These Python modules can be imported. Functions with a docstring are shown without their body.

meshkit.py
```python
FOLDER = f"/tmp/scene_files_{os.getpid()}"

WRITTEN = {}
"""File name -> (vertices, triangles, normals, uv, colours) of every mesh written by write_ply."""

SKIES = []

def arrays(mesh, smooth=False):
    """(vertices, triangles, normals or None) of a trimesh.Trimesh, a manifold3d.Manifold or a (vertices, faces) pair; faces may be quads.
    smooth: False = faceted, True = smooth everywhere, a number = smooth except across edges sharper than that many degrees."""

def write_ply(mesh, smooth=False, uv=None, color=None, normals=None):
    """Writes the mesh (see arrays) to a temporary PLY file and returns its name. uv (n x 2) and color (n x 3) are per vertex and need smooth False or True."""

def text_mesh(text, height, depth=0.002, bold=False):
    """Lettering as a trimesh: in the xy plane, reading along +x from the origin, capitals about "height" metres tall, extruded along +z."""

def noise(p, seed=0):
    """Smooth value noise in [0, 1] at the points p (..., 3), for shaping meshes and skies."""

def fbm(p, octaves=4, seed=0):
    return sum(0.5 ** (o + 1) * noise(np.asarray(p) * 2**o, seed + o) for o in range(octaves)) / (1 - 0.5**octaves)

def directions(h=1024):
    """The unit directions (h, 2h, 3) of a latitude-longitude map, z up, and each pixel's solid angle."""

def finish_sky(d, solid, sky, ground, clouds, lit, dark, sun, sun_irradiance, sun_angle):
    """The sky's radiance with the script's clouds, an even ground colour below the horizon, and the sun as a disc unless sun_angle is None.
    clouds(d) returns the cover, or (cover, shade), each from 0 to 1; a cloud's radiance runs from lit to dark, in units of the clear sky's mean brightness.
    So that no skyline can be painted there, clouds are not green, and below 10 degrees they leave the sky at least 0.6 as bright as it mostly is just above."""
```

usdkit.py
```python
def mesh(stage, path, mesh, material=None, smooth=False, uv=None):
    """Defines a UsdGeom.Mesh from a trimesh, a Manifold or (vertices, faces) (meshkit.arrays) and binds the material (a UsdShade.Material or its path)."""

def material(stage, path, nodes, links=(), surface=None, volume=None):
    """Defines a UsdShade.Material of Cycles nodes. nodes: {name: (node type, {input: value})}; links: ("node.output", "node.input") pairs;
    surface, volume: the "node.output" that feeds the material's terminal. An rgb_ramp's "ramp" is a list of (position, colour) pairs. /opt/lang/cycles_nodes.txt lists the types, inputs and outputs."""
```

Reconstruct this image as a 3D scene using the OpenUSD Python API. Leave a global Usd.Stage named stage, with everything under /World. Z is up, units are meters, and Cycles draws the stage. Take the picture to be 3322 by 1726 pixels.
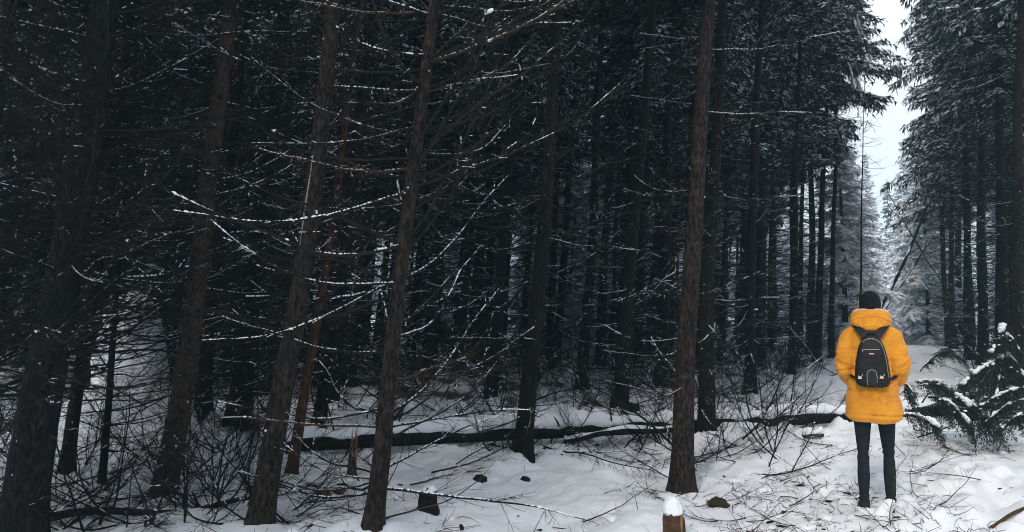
import math
import numpy as np
import trimesh
import manifold3d as m3
import meshkit
import usdkit
from pxr import Usd, UsdGeom, UsdLux, UsdShade, Gf, Sdf, Vt

stage = Usd.Stage.CreateInMemory()
UsdGeom.SetStageUpAxis(stage, 'Z')
UsdGeom.SetStageMetersPerUnit(stage, 1.0)
world = UsdGeom.Xform.Define(stage, '/World')
stage.SetDefaultPrim(world.GetPrim())

# ---------------------------------------------------------------- camera, sky, sun, exposure
CAM_H, PITCH, F = 1.54, math.radians(3.9), 2200.0          # F: focal length in pixels of the 3322 wide photograph
EXPOSURE = 0.08
SKY_STRENGTH = 0.115
SUN_INTENSITY, SUN_ANGLE = 0.4, 10.0
SUN_DIR = np.array([-0.38, -0.70, 0.60]); SUN_DIR /= np.linalg.norm(SUN_DIR)
cam = UsdGeom.Camera.Define(stage, '/World/camera')
cam.AddTranslateOp().Set(Gf.Vec3d(0, 0, CAM_H))
cam.AddRotateXOp().Set(90 + math.degrees(PITCH))
cam.CreateHorizontalApertureAttr(36.0)
cam.CreateVerticalApertureAttr(36.0 * 532 / 1024)
cam.CreateFocalLengthAttr(36.0 * F / 3322)
cam.CreateClippingRangeAttr(Gf.Vec2f(0.05, 2000))
cam.CreateExposureAttr(EXPOSURE)

dome = UsdLux.DomeLight.Define(stage, '/World/sky')
sky_mat = usdkit.material(stage, '/World/Looks/sky_material', {
    'sky': ('sky_texture', {'sky_type': 'single_scattering', 'sun_disc': False, 'sun_elevation': float(math.asin(SUN_DIR[2])),
                            'sun_rotation': float(math.atan2(SUN_DIR[0], SUN_DIR[1])), 'air_density': 1.0, 'aerosol_density': 1.0}),
    'tc': ('texture_coordinate', {}),
    'n': ('noise_texture', {'scale': 2.2, 'detail': 5.0, 'roughness': 0.55}),
    'r': ('rgb_ramp', {'ramp': [(0.30, (16.8, 17.6, 18.8)), (0.75, (20.2, 20.8, 21.6))]}),
    'xyz': ('separate_xyz', {}),
    'zr': ('rgb_ramp', {'ramp': [(0.0, (0.42, 0.43, 0.45)), (0.25, (0.46, 0.47, 0.49)), (1.0, (1.0, 1.0, 1.0))]}),
    'ov': ('mix', {'mix_type': 'multiply', 'fac': 1.0}),
    'mx': ('mix', {'fac': 0.94}),
    'bg': ('background_shader', {'strength': SKY_STRENGTH})},
    [('tc.generated', 'n.vector'), ('n.fac', 'r.fac'), ('sky.color', 'mx.color1'), ('tc.generated', 'xyz.vector'), ('xyz.z', 'zr.fac'), ('r.color', 'ov.color1'), ('zr.color', 'ov.color2'), ('ov.color', 'mx.color2'), ('mx.color', 'bg.color')],
    surface='bg.background')
UsdShade.MaterialBindingAPI.Apply(dome.GetPrim()).Bind(sky_mat)
dome.GetPrim().SetCustomDataByKey('kind', 'structure')

sun = UsdLux.DistantLight.Define(stage, '/World/sun')
sun.CreateIntensityAttr(SUN_INTENSITY)
sun.CreateAngleAttr(SUN_ANGLE)
sun.CreateNormalizeAttr(True)
sun.CreateColorAttr(Gf.Vec3f(1.0, 0.88, 0.74))
_z = Gf.Vec3d(*map(float, SUN_DIR))
sun.AddTransformOp().Set(Gf.Matrix4d(Gf.Rotation(Gf.Vec3d(0, 0, 1), _z), Gf.Vec3d(0, 0, 0)))

# ---------------------------------------------------------------- helpers
RNG = np.random.default_rng(7)
used = {}


def numbered(parent, name):
    k = (parent, name)
    n = used.get(k, 0)
    used[k] = n + 1
    return f'{parent}/{name}' if n == 0 else f'{parent}/{name}_{n:03d}'


def tag(prim, label=None, cat=None, group=None, kind=None):
    for k, v in (('label', label), ('category', cat), ('group', group), ('kind', kind)):
        if v:
            prim.SetCustomDataByKey(k, v)
    return prim


def thing(name, label, cat, loc=(0, 0, 0), group=None, matrix=None, parent='/World', kind=None):
    x = UsdGeom.Xform.Define(stage, numbered(parent, name))
    if matrix is not None:
        x.AddTransformOp().Set(Gf.Matrix4d(*np.asarray(matrix, float).T.ravel().tolist()))
    else:
        x.AddTranslateOp().Set(Gf.Vec3d(*map(float, loc)))
    return tag(x.GetPrim(), label, cat, group, kind)


def obj(name, mesh, mat, parent='/World', smooth=False, kind=None, label=None):
    p = parent if isinstance(parent, str) else str(parent.GetPath())
    m = usdkit.mesh(stage, numbered(p, name), mesh, mat, smooth)
    return tag(m.GetPrim(), label=label, kind=kind)


def instance(name, source, matrix, parent='/World', label=None, cat=None, group=None):
    p = parent if isinstance(parent, str) else str(parent.GetPath())
    x = UsdGeom.Xform.Define(stage, numbered(p, name))
    x.AddTransformOp().Set(Gf.Matrix4d(*np.asarray(matrix, float).T.ravel().tolist()))
    x.GetPrim().GetReferences().AddInternalReference(source)
    x.GetPrim().SetInstanceable(True)
    return tag(x.GetPrim(), label, cat, group)


def rotz(a):
    c, s = math.cos(a), math.sin(a)
    return np.array([[c, -s, 0, 0], [s, c, 0, 0], [0, 0, 1, 0], [0, 0, 0, 1.0]])


def rotx(a):
    c, s = math.cos(a), math.sin(a)
    return np.array([[1, 0, 0, 0], [0, c, -s, 0], [0, s, c, 0], [0, 0, 0, 1.0]])


def roty(a):
    c, s = math.cos(a), math.sin(a)
    return np.array([[c, 0, s, 0], [0, 1, 0, 0], [-s, 0, c, 0], [0, 0, 0, 1.0]])


def trs(x, y, z):
    m = np.eye(4)
    m[:3, 3] = (x, y, z)
    return m


def scl(x, y=None, z=None):
    return np.diag([x, x if y is None else y, x if z is None else z, 1.0])


class Geo:
    def __init__(self):
        self.v, self.f, self.n = [], [], 0

    def add(self, vf, M=None):
        v, f = vf
        if len(v) == 0:
            return self
        v = np.asarray(v, float)
        if M is not None:
            v = v @ M[:3, :3].T + M[:3, 3]
        self.v.append(v)
        self.f.append(np.asarray(f, int) + self.n)
        self.n += len(v)
        return self

    def get(self):
        if not self.v:
            return np.zeros((0, 3)), np.zeros((0, 3), int)
        return np.vstack(self.v), np.vstack(self.f)

    def mesh(self):
        v, f = self.get()
        return trimesh.Trimesh(v, f, process=False)


def tubes(P, R, sides=3, cap=False):
    """P (m, n, 3) centre lines, R (m, n) radii -> vertices, triangles of m tubes."""
    P = np.asarray(P, float)
    R = np.asarray(R, float)
    m, n, _ = P.shape
    T = np.gradient(P, axis=1)
    T /= np.maximum(np.linalg.norm(T, axis=2, keepdims=True), 1e-9)
    mean = T.mean(1)
    ref = np.where((np.abs(mean[:, 2]) > 0.8)[:, None], np.array([[1.0, 0, 0]]), np.array([[0, 0, 1.0]]))[:, None, :]
    U = np.cross(T, np.broadcast_to(ref, T.shape))
    U /= np.maximum(np.linalg.norm(U, axis=2, keepdims=True), 1e-9)
    W = np.cross(U, T)
    a = np.arange(sides) / sides * 2 * np.pi + 0.3
    V = P[:, :, None, :] + R[:, :, None, None] * (np.cos(a)[None, None, :, None] * U[:, :, None, :] + np.sin(a)[None, None, :, None] * W[:, :, None, :])
    i = np.arange(n - 1)[:, None] * sides
    j = np.arange(sides)[None, :]
    k = (j + 1) % sides
    q = np.stack([i + j, i + k, i + sides + k, i + sides + j], -1).reshape(-1, 4)
    tri = np.vstack([q[:, [0, 1, 2]], q[:, [0, 2, 3]]])
    if cap:
        e = (n - 1) * sides
        tri = np.vstack([tri, [[0, s + 1, s] for s in range(1, sides - 1)], [[e, e + s, e + s + 1] for s in range(1, sides - 1)]])
    F_ = (tri[None] + (np.arange(m) * n * sides)[:, None, None]).reshape(-1, 3)
    return V.reshape(-1, 3), F_


def loft(rings, cap=True):
    """rings (n, k, 3) -> closed skin."""
    rings = np.asarray(rings, float)
    n, k, _ = rings.shape
    i = np.arange(n - 1)[:, None] * k
    j = np.arange(k)[None, :]
    l = (j + 1) % k
    q = np.stack([i + j, i + l, i + k + l, i + k + j], -1).reshape(-1, 4)
    tri = [q[:, [0, 1, 2]], q[:, [0, 2, 3]]]
    v = rings.reshape(-1, 3)
    if cap:
        v = np.vstack([v, rings[0].mean(0), rings[-1].mean(0)])
        a, b = n * k, n * k + 1
        jj = np.arange(k)
        tri += [np.stack([np.full(k, a), (jj + 1) % k, jj], 1), np.stack([np.full(k, b), (n - 1) * k + jj, (n - 1) * k + (jj + 1) % k], 1)]
    return v, np.vstack(tri)


def blob(rng, size, squash=0.7, sub=2, amp=0.25, freq=1.6):
    s = trimesh.creation.icosphere(sub, 1.0)
    v = np.array(s.vertices)
    r = 1 + amp * 2 * (meshkit.fbm(v * freq + rng.random(3) * 50, 3) - 0.5)
    v = v * r[:, None] * np.asarray(size) * np.array([1, 1, squash])
    return v, np.array(s.faces)


def ground_ray(px, py):
    """Where the pixel of the photograph meets flat ground."""
    xc, yc = (px - 1661) / F, -(py - 863) / F
    d = np.array([xc, math.cos(PITCH) - yc * math.sin(PITCH), math.sin(PITCH) + yc * math.cos(PITCH)])
    t = -CAM_H / d[2]
    return d[0] * t, d[1] * t


def at_depth(px, py, y):
    xc, yc = (px - 1661) / F, -(py - 863) / F
    d = np.array([xc, math.cos(PITCH) - yc * math.sin(PITCH), math.sin(PITCH) + yc * math.cos(PITCH)])
    return d * (y / d[1]) + np.array([0, 0, CAM_H])


def px_of(x, y):
    return 1661 + F * x / np.maximum(y, 0.1)


# ---------------------------------------------------------------- materials
L = '/World/Looks/'


def bark(name, dark, light, moss=(0.035, 0.045, 0.03), scale=1.0, bump=0.6):
    return usdkit.material(stage, L + name, {
        'tc': ('texture_coordinate', {}), 'oi': ('object_info', {}),
        'mp': ('mapping', {'scale': (30 * scale, 30 * scale, 11 * scale)}),
        'v': ('voronoi_texture', {'scale': 1.6, 'feature': 'f1', 'randomness': 1.0}),
        'n': ('noise_texture', {'scale': 1.0, 'detail': 6.0, 'roughness': 0.65}),
        'n2': ('noise_texture', {'scale': 1.7, 'detail': 4.0}),
        'mix1': ('math', {'math_type': 'multiply_add', 'value2': 0.6, 'value3': 0.0}),
        'sum': ('math', {'math_type': 'multiply_add', 'value2': 0.45}),
        'r': ('rgb_ramp', {'ramp': [(0.36, dark), (0.54, tuple(0.6 * a + 0.4 * b for a, b in zip(dark, light))), (0.74, light)]}),
        'mr': ('rgb_ramp', {'ramp': [(0.5, (0, 0, 0)), (0.68, (0.6, 0.6, 0.6))]}),
        'mx': ('mix', {'color2': moss}),
        'hs': ('hsv', {'hue': 0.5, 'saturation': 1.0, 'fac': 1.0}),
        'hv': ('map_range', {'from_min': 0.0, 'from_max': 1.0, 'to_min': 0.75, 'to_max': 1.25}),
        'b': ('bump', {'strength': bump, 'distance': 0.02}),
        'p': ('principled_bsdf', {'roughness': 0.92, 'specular_ior_level': 0.15})},
        [('tc.object', 'mp.vector'), ('mp.vector', 'v.vector'), ('mp.vector', 'n.vector'), ('tc.object', 'n2.vector'),
         ('n.fac', 'mix1.value1'), ('v.distance', 'sum.value1'), ('mix1.value', 'sum.value3'), ('sum.value', 'r.fac'),
         ('n2.fac', 'mr.fac'), ('mr.color', 'mx.fac'), ('r.color', 'mx.color1'), ('oi.random', 'hv.value'), ('hv.result', 'hs.value'),
         ('mx.color', 'hs.color'), ('hs.color', 'p.base_color'), ('sum.value', 'b.height'), ('b.normal', 'p.normal')], surface='p.BSDF')


def simple(name, c1, c2, scale=8.0, rough=0.85, bump=0.0, bscale=60.0, spec=0.2, coord='tc.object', sheen=0.0, bdist=0.003):
    nodes = {'tc': ('texture_coordinate', {}),
             'n': ('noise_texture', {'scale': scale, 'detail': 5.0, 'roughness': 0.6}),
             'r': ('rgb_ramp', {'ramp': [(0.3, c1), (0.7, c2)]}),
             'p': ('principled_bsdf', {'roughness': rough, 'specular_ior_level': spec, 'sheen_weight': sheen})}
    links = [(coord, 'n.vector'), ('n.fac', 'r.fac'), ('r.color', 'p.base_color')]
    if bump:
        nodes['nb'] = ('noise_texture', {'scale': bscale, 'detail': 3.0})
        nodes['b'] = ('bump', {'strength': bump, 'distance': bdist})
        links += [(coord, 'nb.vector'), ('nb.fac', 'b.height'), ('b.normal', 'p.normal')]
    return usdkit.material(stage, L + name, nodes, links, surface='p.BSDF')


M = {
    'bark_dark': bark('bark_dark', (0.002, 0.0022, 0.0025), (0.024, 0.021, 0.020), moss=(0.010, 0.017, 0.014)),
    'bark_brown': bark('bark_brown', (0.003, 0.0027, 0.0027), (0.049, 0.036, 0.030), moss=(0.026, 0.024, 0.018)),
    'bark_red': bark('bark_red', (0.018, 0.010, 0.008), (0.085, 0.044, 0.028), moss=(0.036, 0.026, 0.019)),
    'bark_knotted': bark('bark_knotted', (0.012, 0.009, 0.008), (0.085, 0.058, 0.043), moss=(0.05, 0.042, 0.03), scale=1.5, bump=0.35),
    'resin': simple('pale_resin', (0.22, 0.20, 0.15), (0.42, 0.38, 0.30), scale=40.0, rough=0.6),
    'twig': simple('dead_twig', (0.006, 0.0065, 0.007), (0.020, 0.017, 0.016), scale=3.0, rough=0.9),
    'twig_brown': simple('dead_twig_brown', (0.016, 0.012, 0.009), (0.080, 0.048, 0.031), scale=3.0, rough=0.9),
    'needle': simple('spruce_needle', (0.012, 0.022, 0.018), (0.035, 0.055, 0.042), scale=1.5, rough=0.75),
    'needle_pale': simple('spruce_needle_pale', (0.05, 0.065, 0.035), (0.13, 0.13, 0.06), scale=1.5, rough=0.75),
    'snow': simple('snow_clump', (0.78, 0.81, 0.87), (0.86, 0.88, 0.92), scale=9.0, rough=0.75, bump=0.25, bscale=90.0),
    'wood': simple('split_wood', (0.16, 0.085, 0.04), (0.36, 0.22, 0.11), scale=14.0, rough=0.85, bump=0.3, bscale=80.0),
    'rot': simple('rotten_wood', (0.03, 0.018, 0.011), (0.11, 0.062, 0.034), scale=22.0, rough=0.9, bump=0.4, bscale=70.0),
    'moss': simple('moss', (0.014, 0.014, 0.008), (0.045, 0.038, 0.022), scale=25.0, rough=0.95, bump=0.5, bscale=140.0),
}
M['frost'] = simple('frosted_needle', (0.28, 0.31, 0.32), (0.84, 0.87, 0.90), scale=4.0, rough=0.8)
snow_ground = usdkit.material(stage, L + 'snow_ground', {
    'tc': ('texture_coordinate', {}),
    'n': ('noise_texture', {'scale': 1.3, 'detail': 6.0, 'roughness': 0.6}),
    'n2': ('noise_texture', {'scale': 22.0, 'detail': 5.0, 'roughness': 0.65}),
    'n3': ('noise_texture', {'scale': 130.0, 'detail': 3.0}),
    'r': ('rgb_ramp', {'ramp': [(0.3, (0.74, 0.77, 0.83)), (0.7, (0.85, 0.87, 0.91))]}),
    'm': ('math', {'math_type': 'multiply_add', 'value2': 0.25}),
    'at': ('attribute', {'attribute': 'litter_shade'}),
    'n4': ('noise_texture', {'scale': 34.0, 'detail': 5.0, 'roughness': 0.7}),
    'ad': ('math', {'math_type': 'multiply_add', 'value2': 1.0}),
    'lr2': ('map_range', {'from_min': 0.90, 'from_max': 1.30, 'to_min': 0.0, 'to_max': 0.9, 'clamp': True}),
    'soil': ('rgb_ramp', {'ramp': [(0.35, (0.012, 0.010, 0.008)), (0.65, (0.05, 0.036, 0.026))]}),  # brown patches that also stand for shade on the forest floor
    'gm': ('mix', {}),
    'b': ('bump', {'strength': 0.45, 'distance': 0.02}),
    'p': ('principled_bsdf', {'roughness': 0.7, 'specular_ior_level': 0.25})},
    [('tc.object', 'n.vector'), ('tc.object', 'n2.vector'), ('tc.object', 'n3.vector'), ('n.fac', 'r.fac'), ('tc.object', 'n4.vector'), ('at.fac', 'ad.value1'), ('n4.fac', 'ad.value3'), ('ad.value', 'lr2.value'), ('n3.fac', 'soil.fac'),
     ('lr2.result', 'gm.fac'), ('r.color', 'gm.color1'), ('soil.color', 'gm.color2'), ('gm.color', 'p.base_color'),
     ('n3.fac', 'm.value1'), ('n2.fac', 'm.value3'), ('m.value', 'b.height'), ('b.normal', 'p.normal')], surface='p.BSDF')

# ---------------------------------------------------------------- ground
PERSON = np.array(at_depth(2846, 1655, 5.25))
PATH_K = 0.5586                                             # the ride runs along x = PATH_K * y


def gz(x, y):
    x = np.asarray(x, float)
    y = np.asarray(y, float)
    p = np.stack([x, y, np.zeros_like(x)], -1)
    h = 0.34 * (meshkit.fbm(p * 0.35, 3, 3) - 0.5) + 0.16 * (meshkit.fbm(p * 1.3, 3, 9) - 0.5)
    rough = np.clip((meshkit.fbm(p * 0.55 + 11, 2, 21) - 0.36) * 5, 0.22, 1)
    h = h + 0.07 * (meshkit.fbm(p * 5.5 + 2, 3, 61) - 0.5) + 0.035 * (meshkit.fbm(p * np.array([2.6, 4.6, 1.0]) + 5, 3, 33) - 0.5) + rough * (0.24 * (meshkit.fbm(p * 4.3, 3, 14) - 0.5) + 0.09 * np.maximum(meshkit.noise(p * 9.5, 5) - 0.45, 0))
    for cx, cy, r, a in MOUNDS:
        h = h + a * np.exp(-((x - cx) ** 2 + (y - cy) ** 2) / (r * r))
    far = np.clip((np.hypot(x, y) - 30) / 60, 0, 1)
    return h * (1 - far) * np.clip(np.hypot(x, y) / 3.0, 0.2, 1)


MOUNDS = [(*ground_ray(400, 1430), 0.85, 0.75), (*ground_ray(2110, 1700), 0.33, 0.16), (*ground_ray(1180, 1715), 0.5, 0.14),  # the first mound is shaped to stand for a sunlit patch
          (*ground_ray(540, 1730), 0.6, 0.12), (*ground_ray(1500, 1640), 0.5, 0.10), (*ground_ray(3050, 1330), 0.9, 0.16),
          (*ground_ray(1700, 1470), 0.6, 0.10)]
MOUNDS.append((PERSON[0], PERSON[1], 0.55, 0.05 - float(gz(PERSON[0], PERSON[1]))))


def axis(lo, hi, fine, far, n):
    core = np.arange(lo, hi + fine / 2, fine)
    g = np.geomspace(fine * 1.3, far, n)
    return np.concatenate([(lo - np.cumsum(np.diff(np.concatenate([[0], g]))))[::-1], core, hi + np.cumsum(np.diff(np.concatenate([[0], g])))])


gx, gy = axis(-5.0, 5.6, 0.035, 260, 70), axis(3.4, 10.4, 0.038, 260, 80)
X, Y = np.meshgrid(gx, gy, indexing='xy')
Z = gz(X, Y)
nx, ny = len(gx), len(gy)
idx = np.arange(nx * ny).reshape(ny, nx)
quads = np.stack([idx[:-1, :-1], idx[:-1, 1:], idx[1:, 1:], idx[1:, :-1]], -1).reshape(-1, 4)
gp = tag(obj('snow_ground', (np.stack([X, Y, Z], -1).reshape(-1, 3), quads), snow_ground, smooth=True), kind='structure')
_p = np.stack([X, Y, 0 * X], -1)
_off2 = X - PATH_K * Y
_wood = np.clip(np.maximum(-2.0 - _off2, _off2 - 2.2) / 1.2, 0, 1) * np.clip((Y - 7.0) / 2.0, 0, 1)     # needles and soil show through thin snow, also painted as shade under the trees
litter_shade = _wood * np.clip((meshkit.fbm(_p * 1.1 + 3, 4, 51) - 0.46) * 4.0, 0, 0.85)
UsdGeom.PrimvarsAPI(gp).CreatePrimvar('litter_shade', Sdf.ValueTypeNames.FloatArray, 'vertex').Set(Vt.FloatArray.FromNumpy(np.clip(litter_shade, 0, 1).ravel().astype(np.float32)))


def on_ground(px, py):
    """A point of the real, uneven ground that shows at the pixel."""
    x, y = ground_ray(px, py)
    for _ in range(6):
        z = float(gz(x, y))
        s = (CAM_H - z) / CAM_H
        x0, y0 = ground_ray(px, py)
        x, y = x0 * s, y0 * s
    return np.array([x, y, float(gz(x, y))])


# ---------------------------------------------------------------- dead branches (kinds, shared by the near trees)
def unit(v):
    return v / np.maximum(np.linalg.norm(v, axis=-1, keepdims=True), 1e-9)


def side_twigs(rng, P, T, k, length, spread, droop, n, t0=0.12, jitter=0.25):
    """k twigs leaving the line P (tangents T) to either side, in a flat spray. Returns (k, n, 3)."""
    m = len(P)
    t = np.sort(rng.uniform(t0, 0.98, k))
    i = np.clip((t * (m - 1)).astype(int), 0, m - 2)
    fr = (t * (m - 1) - i)[:, None]
    p0 = P[i] * (1 - fr) + P[i + 1] * fr
    d0 = unit(T[i])
    side = unit(np.cross(d0, np.array([0, 0, 1.0])))
    up = np.cross(side, d0)
    sg = np.where(rng.random(k) < 0.5, 1.0, -1.0)[:, None]
    ang = rng.uniform(*spread, k)[:, None]
    dirn = np.cos(ang) * d0 + np.sin(ang) * (sg * side * np.sqrt(1 - 0.2) + up * rng.normal(0, 0.42, (k, 1)))
    ln = length * rng.uniform(0.35, 1.0, k)[:, None] * (1 - 0.62 * t[:, None])
    s = np.linspace(0, 1, n)[None, :, None]
    bend = (d0 * 0.35 + np.array([0, 0, droop]) + rng.normal(0, jitter, (k, 3)) * 0.5)[:, None, :]
    out = p0[:, None, :] + ln[:, None, :] * (dirn[:, None, :] * s + 0.5 * bend * s * s)
    return out, t, ln[:, 0]


OCT_F = np.array([[0, 2, 4], [2, 1, 4], [1, 3, 4], [3, 0, 4], [2, 0, 5], [1, 2, 5], [3, 1, 5], [0, 3, 5]])


def bead(g, rng, c, d, ln, w):
    s = unit(np.cross(d, [0, 0, 1.0]))
    g.add((np.stack([c + d * ln, c - d * ln, c + s * w, c - s * w, c + [0, 0, w * rng.uniform(0.8, 1.3)], c - [0, 0, w * 0.6]]), OCT_F))


def dead_branch(rng, elev, curl, length=1.6, twigs=22, twiglets=3, r0=0.010, snow=0.4, droop=0.0, fine=0.0022):
    n = 14
    s = np.linspace(0, 1, n)
    e = np.radians(elev + curl * s ** 1.2 + rng.normal(0, 3) + 5 * np.sin(s * rng.uniform(4, 9) + rng.uniform(0, 6)))
    a = np.cumsum(rng.normal(0, 0.085, n)) + rng.uniform(-0.3, 0.3) * s
    e = e + np.radians(np.cumsum(rng.normal(0, 3.2, n)))
    step = length / (n - 1)
    D = np.stack([np.cos(e) * np.cos(a), np.cos(e) * np.sin(a), np.sin(e)], -1)
    P = np.vstack([[0, 0, 0], np.cumsum(D[:-1] * step, 0)])
    T = unit(np.gradient(P, axis=0))
    R = r0 * (1 - s) ** 0.8 + fine * 0.9
    wood, white = Geo(), Geo()
    wood.add(tubes(P[None], R[None], 5))
    tw, tt, tl = side_twigs(rng, P, T, twigs, 0.50 * length / 1.6, (0.55, 1.15), droop, 5)
    wood.add(tubes(tw, np.linspace(1, 0.45, 5)[None] * np.full((len(tw), 1), fine * 1.25), 3))
    if twiglets:
        for q in range(len(tw)):
            if tl[q] < 0.10:
                continue
            k = max(1, int(round(twiglets * rng.uniform(0.6, 1.5))))
            Tq = unit(np.gradient(tw[q], axis=0))
            sm, _, _ = side_twigs(rng, tw[q], Tq, k, 0.5 * tl[q], (0.5, 1.1), droop, 3)
            wood.add(tubes(sm, np.linspace(1, 0.5, 3)[None] * np.full((k, 1), fine * 0.8), 3))
    # snow lies on the upper side in broken runs of small beads
    snow = snow * rng.choice([0.25, 0.8, 1.6])
    n_ = int(length / 0.022)
    run = meshkit.noise(np.stack([np.arange(n_) * 0.16, np.zeros(n_), np.full(n_, rng.random() * 90)], -1), 3)
    for q in np.nonzero((run < snow * 0.9) & (rng.random(n_) < 0.82))[0]:
        u = (q + rng.random()) / n_ * (n - 1) * 0.94
        c = np.array([np.interp(u, np.arange(n), P[:, w]) for w in range(3)])
        i = min(int(u), n - 1)
        bead(white, rng, c + [0, 0, np.interp(u, np.arange(n), R) * 0.7], T[i], rng.uniform(0.014, 0.024), (0.003 + 0.0065 * max(0.0, snow * 0.9 - run[q]) / 0.5) * rng.uniform(0.7, 1.25))
    for q in range(len(tw)):
        if rng.random() < snow * 0.4 and tl[q] > 0.07:
            j0 = int(rng.integers(0, 3))
            for _ in range(int(rng.integers(2, 7))):
                j = min(3, j0 + int(rng.random() < 0.3))
                bead(white, rng, tw[q][j] + (tw[q][j + 1] - tw[q][j]) * rng.random() + [0, 0, fine], unit(tw[q][j + 1] - tw[q][j]), rng.uniform(0.008, 0.022), rng.uniform(0.003, 0.006))
    for _ in range(rng.poisson(snow * 1.8)):
        q = int(rng.integers(1, n - 3))
        z = rng.uniform(0.008, 0.016)
        white.add(blob(rng, (z * rng.uniform(1.2, 2.4), z, z), 0.75, 1, 0.5), trs(P[q, 0], P[q, 1], P[q, 2] + z * 0.4))
    return wood, white


BRANCH = {}
kinds = {'low': (-16, 26, 10), 'mid': (4, 24, 10), 'high': (26, 26, 10), 'bush_low': (-14, 30, 8), 'bush_high': (18, 30, 8), 'bare': (10, 20, 6)}
for kname, (el, cu, cnt) in kinds.items():
    BRANCH[kname] = []
    for c in range(cnt):
        rng = np.random.default_rng(1000 + len(BRANCH) * 97 + c)
        bushy = kname.startswith('bush')
        w, s = dead_branch(rng, el + rng.uniform(-8, 8), cu + rng.uniform(-12, 14), 1.6, 34 if bushy else (9 if kname == 'bare' else 20),
                           5 if bushy else (1 if kname == 'bare' else 3), snow=(0.15 if bushy else 0.50) if kname != 'bare' else 0.4)
        path = f'/World/dead_branch_kind_{len(BRANCH)}{c:02d}'
        stage.CreateClassPrim(path)
        for mt in ('twig', 'twig_brown'):
            pp = path + ('_brown' if mt == 'twig_brown' else '')
            if mt == 'twig_brown':
                stage.CreateClassPrim(pp)
            usdkit.mesh(stage, pp + '/wood', w.mesh(), M[mt])
            if s.n:
                tag(usdkit.mesh(stage, pp + '/snow', s.mesh(), M['snow'], True).GetPrim(), kind='stuff')
        BRANCH[kname].append((path, w.get(), s.get()))
SNOWY = {k: [b[0] for b in sorted(v, key=lambda b: -len(b[2][0]))[:4]] for k, v in BRANCH.items()}


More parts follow.
